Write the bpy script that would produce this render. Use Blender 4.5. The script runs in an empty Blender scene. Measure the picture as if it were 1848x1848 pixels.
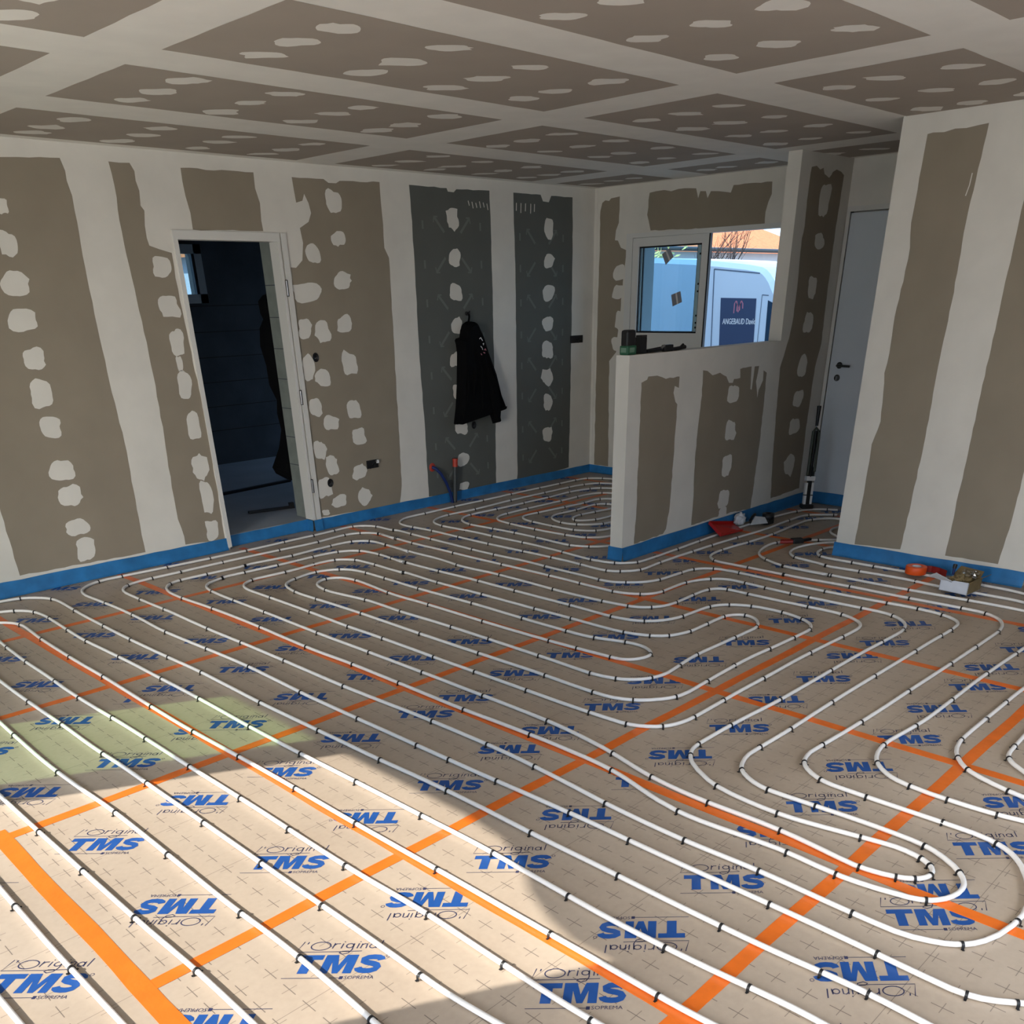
import bpy, bmesh, math, random
from mathutils import Vector, Matrix
random.seed(7)
S = bpy.context.scene
COL = S.collection
PI = math.pi

# ------------------------------------------------------------------ camera, sky, sun, exposure
CAM = {"R":[[0.699244,-0.714564,-0.021365],[-0.36883,-0.334998,-0.86703],[0.612391,0.614146,-0.497797]],"f":1594.5474181703582,"cy":1447.1919738757415}
cam_d = bpy.data.cameras.new('camera'); cam = bpy.data.objects.new('camera', cam_d); COL.objects.link(cam)
cam_d.sensor_fit = 'HORIZONTAL'; cam_d.sensor_width = 36.0
cam_d.lens = CAM['f'] / 1848.0 * 36.0
cam_d.shift_y = (CAM['cy'] - 924.0) / 1848.0
cam_d.clip_start = 0.02; cam_d.clip_end = 400
R = CAM['R']
cam.matrix_world = Matrix(((R[0][0], -R[1][0], -R[2][0], 0.0), (R[0][1], -R[1][1], -R[2][1], 0.0),
                           (R[0][2], -R[1][2], -R[2][2], 1.74), (0, 0, 0, 1)))
S.camera = cam
S.view_settings.view_transform = 'Standard'; S.view_settings.look = 'None'
S.view_settings.gamma = 1.0; S.view_settings.use_curve_mapping = False
S.view_settings.exposure = 0.32

world = bpy.data.worlds.new('sky'); S.world = world; world.use_nodes = True
wn = world.node_tree.nodes; wl = world.node_tree.links; wn.clear()
wo = wn.new('ShaderNodeOutputWorld'); bg = wn.new('ShaderNodeBackground')
tc = wn.new('ShaderNodeTexCoord'); sx = wn.new('ShaderNodeSeparateXYZ'); cr = wn.new('ShaderNodeValToRGB')
wl.new(tc.outputs['Generated'], sx.inputs[0]); wl.new(sx.outputs[2], cr.inputs[0])
cr.color_ramp.elements[0].position = 0.0; cr.color_ramp.elements[0].color = (0.60, 0.78, 1.0, 1)
cr.color_ramp.elements[1].position = 0.5; cr.color_ramp.elements[1].color = (0.40, 0.63, 1.0, 1)
wl.new(cr.outputs[0], bg.inputs[0]); wl.new(bg.outputs[0], wo.inputs[0])
bg.inputs[1].default_value = 2.1

sun_d = bpy.data.lights.new('sun', 'SUN'); sun = bpy.data.objects.new('sun', sun_d); COL.objects.link(sun)
sun_d.energy = 6.2; sun_d.angle = 0.0093; sun_d.color = (1.0, 0.95, 0.87)
SUN_DIR = Vector((0.723, -0.396, -0.566))
sun.rotation_euler = SUN_DIR.to_track_quat('-Z', 'Y').to_euler(); sun.location = (-6, 6, 8)

ar_d = bpy.data.lights.new('patio_fill', 'AREA'); ar = bpy.data.objects.new('patio_fill', ar_d); COL.objects.link(ar)  # added fill lamp outside the patio wall, lifts the room above the sky's level
ar_d.shape = 'RECTANGLE'; ar_d.size = 7.0; ar_d.size_y = 1.9; ar_d.energy = 680; ar_d.color = (1.0, 0.955, 0.88)
ar.location = (-4.6, 1.0, 1.0); ar.rotation_euler = Vector((1, 0.1, 0)).to_track_quat('-Z', 'Z').to_euler()

nr_d = bpy.data.lights.new('near_fill', 'AREA'); nr = bpy.data.objects.new('near_fill', nr_d); COL.objects.link(nr)  # added fill lamp behind the camera, aimed steeply at the near floor
nr_d.shape = 'RECTANGLE'; nr_d.size = 6.0; nr_d.size_y = 3.0; nr_d.energy = 280; nr_d.color = (1.0, 0.95, 0.86)
nr.location = (2.6, -5.0, 4.6); nr.rotation_euler = Vector((0, 1, -0.85)).to_track_quat('-Z', 'Z').to_euler()

# ------------------------------------------------------------------ measured layout, millimetres in room axes
PIPES = {"spiral":[[2750,-550],[2676,-249],[2631,-116],[2596,-45],[2550,21],[2427,152],[2280,301],[2240,358],[2221,393],[2209,430],[2203,470],[2204,559],[2212,869],[2212,1179],[2211,1489],[2215,1799],[2212,2109],[2206,2419],[2204,2729],[2202,3039],[2201,3349],[2202,3659],[2212,3969],[2219,4279],[2212,4589],[2199,4898],[2193,5208],[2208,5518],[2210,5828],[2198,6137],[2191,6297],[2199,6356],[2212,6404],[2228,6440],[2250,6473],[2277,6502],[2308,6526],[2343,6547],[2379,6562],[2418,6572],[2477,6577],[2786,6558],[3096,6540],[3405,6528],[3715,6526],[4025,6534],[4335,6538],[4604,6555],[4633,6550],[4660,6541],[4686,6526],[4709,6508],[4729,6486],[4751,6453],[4768,6417],[4778,6379],[4782,6340],[4778,6193],[4782,6176],[4800,6132],[4803,6115],[4803,6077],[4784,5768],[4775,5458],[4762,5148],[4761,4839],[4774,4609],[4761,4300],[4756,3990],[4750,3831],[4755,3781],[4762,3752],[4773,3725],[4794,3692],[4859,3616],[4888,3589],[4921,3568],[4957,3551],[5005,3537],[5064,3529],[5343,3517],[5372,3509],[5398,3497],[5423,3481],[5445,3461],[5465,3439],[5481,3414],[5493,3387],[5503,3349],[5511,3260],[5497,2950],[5485,2641],[5492,2331],[5511,2021],[5511,1922],[5500,1833],[5487,1785],[5471,1748],[5450,1714],[5431,1692],[5416,1680],[5400,1670],[5382,1662],[5354,1655],[5274,1650],[4965,1657],[4655,1659],[4345,1663],[4035,1667],[3725,1666],[3415,1663],[3105,1668],[3056,1659],[3009,1643],[2983,1630],[2959,1613],[2938,1592],[2916,1559],[2899,1524],[2887,1486],[2881,1447],[2882,1377],[2898,1068],[2896,878],[2889,829],[2878,790],[2856,746],[2829,704],[2802,675],[2780,656],[2763,646],[2745,638],[2726,633],[2707,631],[2678,632],[2649,639],[2622,650],[2598,666],[2583,679],[2571,694],[2561,711],[2550,738],[2528,835],[2514,954],[2517,1044],[2525,1193],[2501,1502],[2504,1622],[2521,1720],[2598,2020],[2618,2329],[2617,2639],[2609,2949],[2613,3259],[2617,3569],[2618,3879],[2609,4189],[2615,4499],[2624,4808],[2625,5118],[2618,5428],[2603,5738],[2609,5897],[2621,5956],[2637,6003],[2655,6038],[2678,6071],[2699,6092],[2722,6109],[2748,6122],[2777,6131],[2826,6139],[3105,6129],[3275,6121],[3322,6128],[3359,6134],[3398,6135],[3706,6102],[3916,6113],[4175,6125],[4255,6119],[4293,6110],[4321,6099],[4346,6084],[4369,6065],[4388,6043],[4404,6018],[4415,5991],[4421,5962],[4425,5903],[4403,5594],[4390,5487],[4393,5506],[4424,5774],[4424,5753],[4403,5447],[4401,5137],[4369,4829],[4388,4520],[4382,4210],[4371,3900],[4377,3590],[4400,3362],[4415,3304],[4430,3267],[4446,3243],[4466,3220],[4496,3195],[4529,3174],[4556,3162],[4595,3152],[4654,3146],[4963,3158],[5013,3152],[5041,3144],[5059,3136],[5075,3126],[5089,3113],[5100,3098],[5109,3081],[5114,3063],[5118,3034],[5113,2724],[5121,2414],[5119,2285],[5110,2236],[5094,2189],[5070,2145],[5047,2113],[5026,2093],[5010,2082],[4983,2069],[4955,2061],[4906,2055],[4596,2063],[4286,2071],[3976,2068],[3666,2067],[3356,2060],[3227,2061],[3177,2069],[3139,2080],[3112,2092],[3088,2108],[3065,2128],[3040,2158],[3020,2192],[3005,2229],[2994,2277],[2983,2557],[2983,2867],[2984,3177],[2984,3487],[2989,3797],[2991,4107],[2988,4417],[2997,4726],[3002,5036],[3002,5346],[3003,5536],[3013,5595],[3026,5632],[3040,5658],[3058,5682],[3079,5701],[3104,5717],[3147,5735],[3174,5742],[3202,5743],[3490,5731],[3739,5751],[3809,5746],[3847,5737],[3874,5726],[3899,5710],[3920,5689],[3944,5658],[3959,5632],[3969,5605],[3978,5566],[3983,5467],[3975,5157],[3975,5080],[3979,5059],[3989,5033],[3992,5010],[3974,4703],[3976,4393],[3980,4083],[3980,3773],[3985,3463],[3985,3153],[3995,3044],[4011,2976],[4037,2911],[4062,2868],[4087,2837],[4109,2818],[4133,2802],[4169,2785],[4227,2768],[4286,2760],[4595,2765],[4634,2758],[4661,2747],[4678,2738],[4693,2726],[4706,2712],[4716,2696],[4721,2678],[4723,2660],[4720,2641],[4714,2623],[4705,2606],[4688,2583],[4667,2562],[4635,2539],[4609,2525],[4581,2515],[4542,2508],[4232,2511],[3943,2513],[3635,2477],[3586,2481],[3547,2491],[3511,2506],[3477,2527],[3455,2547],[3435,2569],[3414,2602],[3398,2638],[3382,2696],[3371,2785],[3382,3095],[3387,3405],[3393,3715],[3394,4024],[3386,4334],[3395,4644],[3389,4754],[3351,5051],[3357,5170],[3367,5219],[3380,5256],[3395,5282],[3407,5297],[3421,5311],[3445,5327],[3462,5335],[3481,5341],[3500,5344],[3519,5343],[3537,5339],[3555,5332],[3571,5322],[3585,5309],[3598,5294],[3608,5277],[3618,5250],[3629,5202],[3634,5122],[3622,4983],[3590,4675],[3596,4365],[3594,4055],[3592,3745],[3595,3435],[3607,3125],[3629,2816],[3636,2788],[3643,2770],[3653,2754],[3666,2740],[3681,2728],[3707,2714],[3735,2704],[3754,2701],[3773,2700],[3791,2703],[3808,2711],[3823,2721],[3837,2735],[3853,2759],[3866,2786],[3874,2814],[3877,2843],[3876,2883],[3865,2942],[3804,3142],[3791,3411],[3793,3721],[3800,4031],[3796,4341],[3789,4651],[3797,4961],[3801,5271],[3793,5350],[3781,5398],[3765,5435],[3749,5459],[3730,5481],[3699,5506],[3656,5531],[3619,5545],[3580,5554],[3541,5557],[3492,5552],[3356,5516],[3310,5498],[3285,5483],[3263,5464],[3244,5441],[3230,5415],[3212,5369],[3193,5281],[3184,5182],[3192,4872],[3197,4562],[3194,4252],[3190,3942],[3190,3632],[3192,3322],[3194,3012],[3186,2702],[3190,2533],[3198,2484],[3215,2437],[3233,2402],[3256,2370],[3291,2334],[3338,2297],[3372,2277],[3400,2265],[3438,2255],[3497,2250],[3807,2267],[4106,2275],[4416,2262],[4706,2255],[4735,2259],[4763,2267],[4790,2279],[4814,2296],[4836,2316],[4859,2348],[4882,2392],[4902,2449],[4916,2517],[4921,2596],[4916,2686],[4904,2745],[4886,2791],[4862,2835],[4839,2867],[4811,2895],[4787,2912],[4761,2926],[4733,2935],[4694,2943],[4426,2959],[4368,2976],[4323,2997],[4290,3019],[4260,3045],[4235,3075],[4214,3109],[4196,3155],[4182,3213],[4174,3313],[4182,3622],[4180,3932],[4181,4242],[4183,4552],[4173,4862],[4172,5172],[4184,5401],[4178,5383],[4159,5269],[4161,5286],[4193,5571],[4187,5710],[4177,5769],[4167,5797],[4154,5823],[4136,5847],[4108,5874],[4075,5897],[4039,5914],[3992,5928],[3873,5943],[3563,5940],[3254,5957],[3085,5965],[3057,5960],[2930,5916],[2905,5902],[2882,5883],[2864,5860],[2849,5835],[2834,5798],[2823,5749],[2810,5570],[2806,5260],[2804,4950],[2798,4640],[2793,4330],[2795,4020],[2795,3710],[2794,3400],[2790,3090],[2788,2780],[2776,2471],[2734,2164],[2662,1862],[2638,1634],[2642,1324],[2635,1184],[2608,956],[2612,907],[2622,858],[2635,820],[2648,794],[2665,771],[2679,757],[2695,747],[2712,741],[2729,740],[2747,743],[2763,751],[2777,763],[2788,778],[2797,795],[2806,823],[2813,862],[2814,902],[2807,951],[2749,1255],[2743,1385],[2755,1534],[2771,1612],[2792,1668],[2836,1747],[2877,1803],[2906,1830],[2938,1853],[2974,1870],[3002,1878],[3051,1884],[3361,1882],[3671,1867],[3981,1864],[4291,1864],[4601,1861],[4911,1851],[5040,1850],[5100,1859],[5147,1873],[5183,1890],[5207,1907],[5236,1934],[5261,1965],[5281,1999],[5292,2026],[5302,2064],[5307,2114],[5301,2424],[5301,2734],[5318,3043],[5324,3133],[5321,3162],[5313,3190],[5301,3217],[5285,3241],[5258,3270],[5226,3295],[5183,3320],[5128,3342],[5070,3356],[5020,3361],[4781,3356],[4743,3365],[4716,3377],[4692,3393],[4671,3414],[4642,3454],[4619,3498],[4603,3545],[4593,3604],[4592,3763],[4602,4073],[4601,4383],[4597,4693],[4592,5003],[4597,5312],[4593,5622],[4610,5932],[4620,6121],[4617,6103],[4600,5924],[4605,5942],[4625,6098],[4624,6138],[4620,6167],[4611,6195],[4593,6230],[4570,6263],[4550,6284],[4526,6301],[4500,6315],[4463,6329],[4414,6339],[4364,6342],[4057,6313],[3747,6329],[3437,6345],[3128,6347],[2818,6345],[2678,6347],[2569,6333],[2531,6323],[2504,6311],[2479,6295],[2457,6276],[2440,6252],[2425,6226],[2412,6189],[2402,6130],[2399,5820],[2403,5511],[2397,5201],[2394,4891],[2399,4581],[2400,4271],[2399,3961],[2398,3651],[2406,3341],[2417,3031],[2420,2721],[2414,2411],[2390,2102],[2360,1794],[2348,1484],[2356,1174],[2348,864],[2349,695],[2358,646],[2375,599],[2392,563],[2409,539],[2429,517],[2452,499],[2487,480],[2543,460],[2621,445],[2701,440],[2760,446],[2828,463],[2920,501],[2981,536],[3012,560],[3040,588],[3057,613],[3070,639],[3082,677],[3090,736],[3087,1045],[3086,1275],[3092,1315],[3104,1352],[3122,1387],[3145,1419],[3166,1440],[3190,1456],[3217,1469],[3255,1479],[3294,1484],[3604,1468],[3913,1458],[4223,1454],[4533,1448],[4843,1444],[5153,1441],[5423,1442],[5501,1457],[5558,1477],[5592,1496],[5616,1514],[5643,1543],[5665,1575],[5678,1602],[5687,1630],[5693,1669],[5692,1889],[5686,2199],[5689,2509],[5669,2818],[5667,2928],[5669,3237],[5667,3466],[5675,3505],[5686,3532],[5701,3558],[5720,3580],[5742,3600],[5766,3616],[5793,3629],[5831,3640],[5900,3649],[6050,3648],[6359,3621],[6669,3616],[6978,3634],[7248,3644],[7287,3638],[7325,3627],[7379,3602],[7421,3575],[7450,3549],[7469,3526],[7484,3501],[7491,3483],[7495,3464],[7496,3444],[7493,3415],[7482,3377],[7449,3305],[7286,3042],[7191,2877],[7165,2812],[7154,2764],[7151,2724],[7154,2674],[7167,2616],[7249,2402]],"kitchen":[[7631,3548],[7528,3695],[7507,3716],[7483,3733],[7457,3746],[7428,3755],[7379,3762],[7070,3761],[6760,3750],[6451,3768],[6141,3786],[5831,3795],[5521,3798],[5335,3794],[5187,3781],[5147,3784],[5119,3791],[5092,3803],[5058,3824],[5021,3858],[4990,3896],[4975,3921],[4964,3949],[4958,3977],[4955,4017],[4977,4326],[4979,4636],[4972,4946],[4969,5256],[4973,5566],[4981,5875],[4961,6185],[4964,6234],[4972,6273],[4982,6301],[4996,6327],[5014,6351],[5041,6379],[5081,6408],[5125,6432],[5163,6445],[5202,6453],[5251,6456],[5561,6457],[5871,6465],[6181,6458],[6490,6460],[6800,6455],[7110,6448],[7420,6446],[7590,6435],[7619,6428],[7646,6418],[7671,6403],[7694,6384],[7719,6353],[7750,6302],[7773,6247],[7793,6170],[7817,5952],[7820,5642],[7822,5332],[7825,5022],[7805,4713],[7784,4595],[7771,4557],[7758,4531],[7741,4506],[7721,4485],[7697,4467],[7663,4448],[7607,4427],[7471,4395],[7311,4382],[7001,4385],[6691,4384],[6381,4384],[6071,4385],[5762,4369],[5622,4370],[5573,4378],[5535,4389],[5508,4402],[5484,4418],[5454,4445],[5417,4492],[5381,4552],[5362,4598],[5350,4646],[5345,4705],[5366,5014],[5373,5324],[5357,5634],[5350,5763],[5358,5832],[5373,5890],[5393,5936],[5414,5969],[5440,5999],[5469,6026],[5503,6047],[5539,6064],[5577,6074],[5636,6082],[5746,6078],[6055,6061],[6365,6058],[6675,6053],[6984,6066],[7143,6045],[7219,6024],[7265,6003],[7290,5988],[7313,5969],[7332,5947],[7354,5913],[7379,5859],[7404,5773],[7421,5664],[7423,5365],[7405,5055],[7390,4987],[7373,4941],[7354,4906],[7323,4867],[7287,4832],[7246,4804],[7202,4783],[7154,4769],[7095,4761],[6785,4764],[6475,4753],[6165,4747],[5986,4757],[5927,4769],[5899,4778],[5873,4792],[5849,4809],[5829,4830],[5805,4862],[5781,4906],[5764,4952],[5756,4991],[5752,5051],[5763,5360],[5776,5499],[5788,5548],[5799,5575],[5814,5600],[5833,5623],[5855,5643],[5871,5653],[5889,5661],[5907,5667],[5936,5670],[5996,5667],[6304,5635],[6613,5608],[6703,5610],[6822,5621],[6851,5619],[6870,5614],[6888,5607],[6905,5598],[6927,5579],[6947,5557],[6968,5524],[6989,5478],[7002,5431],[7008,5381],[7007,5332],[6998,5283],[6982,5236],[6964,5200],[6941,5168],[6914,5139],[6891,5121],[6865,5106],[6838,5095],[6799,5087],[6491,5059],[6291,5051],[6222,5058],[6183,5068],[6147,5083],[6113,5104],[6082,5129],[6063,5151],[6053,5167],[6048,5184],[6047,5201],[6052,5218],[6062,5233],[6075,5246],[6098,5264],[6125,5278],[6152,5288],[6191,5296],[6241,5297],[6310,5290],[6616,5246],[6646,5243],[6665,5243],[6684,5247],[6702,5253],[6719,5262],[6733,5274],[6746,5289],[6755,5305],[6762,5323],[6765,5342],[6766,5361],[6764,5380],[6758,5399],[6750,5416],[6740,5432],[6726,5445],[6711,5457],[6684,5470],[6656,5478],[6617,5482],[6527,5476],[6378,5463],[6130,5479],[6091,5473],[6063,5464],[6036,5451],[6011,5435],[5982,5408],[5957,5378],[5937,5343],[5921,5307],[5909,5259],[5904,5209],[5906,5160],[5914,5121],[5927,5084],[5951,5040],[5981,5000],[6016,4965],[6047,4941],[6082,4922],[6119,4909],[6168,4900],[6258,4898],[6567,4923],[6877,4919],[6946,4924],[6995,4935],[7041,4953],[7084,4978],[7116,5002],[7143,5031],[7165,5063],[7182,5099],[7199,5156],[7221,5315],[7224,5475],[7209,5604],[7185,5700],[7170,5737],[7155,5763],[7137,5786],[7123,5799],[7098,5814],[7061,5829],[7003,5843],[6924,5850],[6614,5845],[6304,5852],[5994,5859],[5814,5851],[5766,5842],[5738,5832],[5712,5818],[5680,5794],[5653,5765],[5631,5733],[5618,5706],[5607,5668],[5584,5480],[5574,5170],[5590,4860],[5600,4771],[5608,4743],[5619,4715],[5635,4690],[5660,4660],[5690,4634],[5724,4613],[5769,4593],[5827,4577],[5936,4563],[6246,4565],[6555,4580],[6865,4584],[7175,4585],[7294,4599],[7390,4625],[7436,4645],[7469,4666],[7492,4685],[7511,4708],[7532,4741],[7551,4787],[7581,4903],[7605,5081],[7610,5391],[7614,5701],[7601,5891],[7573,6028],[7557,6075],[7538,6110],[7521,6133],[7499,6153],[7475,6170],[7431,6192],[7345,6220],[7256,6234],[6947,6242],[6637,6243],[6327,6246],[6017,6229],[5748,6223],[5499,6240],[5419,6230],[5352,6213],[5306,6194],[5263,6168],[5233,6143],[5213,6121],[5197,6096],[5184,6070],[5170,6022],[5160,5953],[5160,5873],[5177,5564],[5172,5254],[5176,4944],[5160,4635],[5126,4327],[5123,4217],[5132,4128],[5144,4079],[5159,4043],[5180,4009],[5206,3979],[5236,3953],[5261,3938],[5288,3927],[5317,3920],[5356,3918],[5665,3922],[5975,3934],[6284,3947],[6594,3947],[6904,3942],[7214,3929],[7512,3897],[7618,3868],[7664,3848],[7697,3827],[7726,3800],[7757,3762],[7788,3710],[7817,3636]],"x1":[[3313,562],[3278,749],[3274,969],[3284,1058],[3295,1106],[3306,1134],[3321,1160],[3345,1191],[3373,1219],[3405,1242],[3441,1259],[3488,1274],[3547,1284],[3617,1285],[3926,1259],[4236,1257],[4546,1259],[4856,1253],[5166,1244],[5475,1238],[5595,1244],[5674,1257],[5721,1273],[5766,1294],[5807,1322],[5829,1342],[5848,1364],[5858,1381],[5868,1408],[5877,1457],[5882,1637],[5870,1946],[5857,2256],[5858,2566],[5862,2876],[5864,3045],[5861,3028],[5846,2726],[5845,2748],[5855,3015],[5868,3083],[5890,3149],[5940,3247],[5984,3314],[6011,3343],[6041,3369],[6084,3395],[6148,3421],[6264,3451],[6333,3459],[6383,3459],[6422,3453],[6460,3441],[6504,3418],[6577,3366],[6709,3244],[6816,3126],[7059,2933],[7098,2902]],"x2":[[3470,615],[3500,762],[3540,875],[3563,919],[3587,950],[3616,977],[3657,1006],[3701,1028],[3748,1044],[3817,1057],[3947,1061],[4257,1059],[4566,1056],[4876,1039],[5186,1029],[5325,1037],[5492,1072],[5643,1124],[5786,1195],[5868,1251],[5920,1298],[5971,1359],[6013,1427],[6041,1491],[6054,1539],[6062,1598],[6060,1908],[6065,2078],[6084,2297],[6072,2606],[6055,2795],[6057,2813],[6061,2831],[6087,2911],[6119,3087],[6130,3115],[6144,3141],[6162,3164],[6191,3191],[6224,3214],[6259,3231],[6297,3243],[6346,3251],[6406,3252],[6475,3242],[6542,3224],[6615,3192],[6675,3156],[6698,3137],[6711,3123],[6721,3107],[6728,3089],[6749,3014],[6757,2997],[6775,2973],[6810,2939],[6996,2803]],"x3":[[3620,651],[3748,816],[3770,835],[3787,845],[3814,857],[3852,864],[4122,874],[4432,867],[4742,860],[5051,868],[5358,911],[5589,975],[5830,1073],[5933,1134],[5996,1184],[6051,1241],[6121,1338],[6197,1478],[6244,1599],[6258,1658],[6264,1737],[6269,2047],[6265,2357],[6256,2666],[6258,2732],[6254,2884],[6261,2944],[6268,2972],[6276,2990],[6286,3007],[6298,3022],[6320,3041],[6345,3056],[6381,3072],[6420,3080],[6460,3084],[6499,3082],[6528,3076],[6546,3070],[6562,3061],[6575,3049],[6584,3033],[6589,3016],[6599,2919],[6605,2901],[6615,2884],[6632,2860],[6675,2819],[6793,2726]],"x4":[[6901,3168],[6968,3255],[6997,3281],[7030,3303],[7067,3319],[7105,3330],[7134,3334],[7173,3333],[7213,3327]],"p0":[[316,2489],[323,2199]],"p1":[[521,3189],[517,2879],[514,2569],[516,2259],[519,1959]],"p2":[[759,3972],[756,3662],[756,3352],[758,3042],[760,2732],[763,2422],[770,2112],[768,1802],[767,1722]],"p3":[[1034,4825],[1021,4516],[1010,4206],[1002,3896],[1006,3586],[1018,3276],[1018,2966],[1014,2656],[1011,2346],[1016,2036],[1009,1727],[996,1477]],"p4":[[1231,5435],[1217,5125],[1211,4815],[1211,4505],[1213,4195],[1210,3885],[1216,3575],[1216,3265],[1217,2955],[1217,2645],[1216,2335],[1218,2025],[1217,1716],[1216,1496],[1239,1217]],"p5":[[1430,6028],[1448,5870],[1432,5560],[1419,5250],[1415,4940],[1406,4631],[1407,4321],[1413,4011],[1413,3701],[1412,3391],[1414,3081],[1414,2771],[1411,2461],[1412,2151],[1422,1841],[1416,1531],[1412,1221],[1420,1032]],"p6":[[1423,6156],[1492,6154],[1521,6149],[1539,6142],[1556,6132],[1578,6113],[1598,6091],[1619,6058],[1635,6022],[1645,5984],[1651,5934],[1631,5625],[1621,5315],[1616,5005],[1616,4695],[1609,4385],[1602,4076],[1598,3766],[1603,3456],[1609,3146],[1610,2836],[1609,2526],[1611,2216],[1614,1906],[1615,1596],[1617,1286],[1620,976],[1633,786]],"p7":[[1500,6401],[1616,6372],[1671,6347],[1713,6321],[1743,6295],[1768,6264],[1788,6230],[1802,6193],[1814,6145],[1822,6025],[1809,5716],[1796,5406],[1803,5096],[1811,4786],[1812,4476],[1814,4166],[1811,3856],[1805,3546],[1805,3236],[1809,2926],[1814,2616],[1817,2306],[1820,1996],[1810,1687],[1802,1377],[1810,1067],[1831,758],[1828,588]],"p8":[[1567,6614],[1767,6599],[1825,6587],[1853,6576],[1879,6562],[1902,6544],[1936,6508],[1971,6459],[1989,6424],[2001,6387],[2010,6338],[2010,6228],[1995,5918],[1989,5608],[1985,5298],[1987,4988],[1994,4679],[2002,4369],[1998,4059],[1993,3749],[1996,3439],[2000,3129],[2004,2819],[2014,2509],[2015,2199],[2009,1889],[2009,1579],[2007,1269],[2011,959],[2026,650],[2017,410]]}
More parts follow.
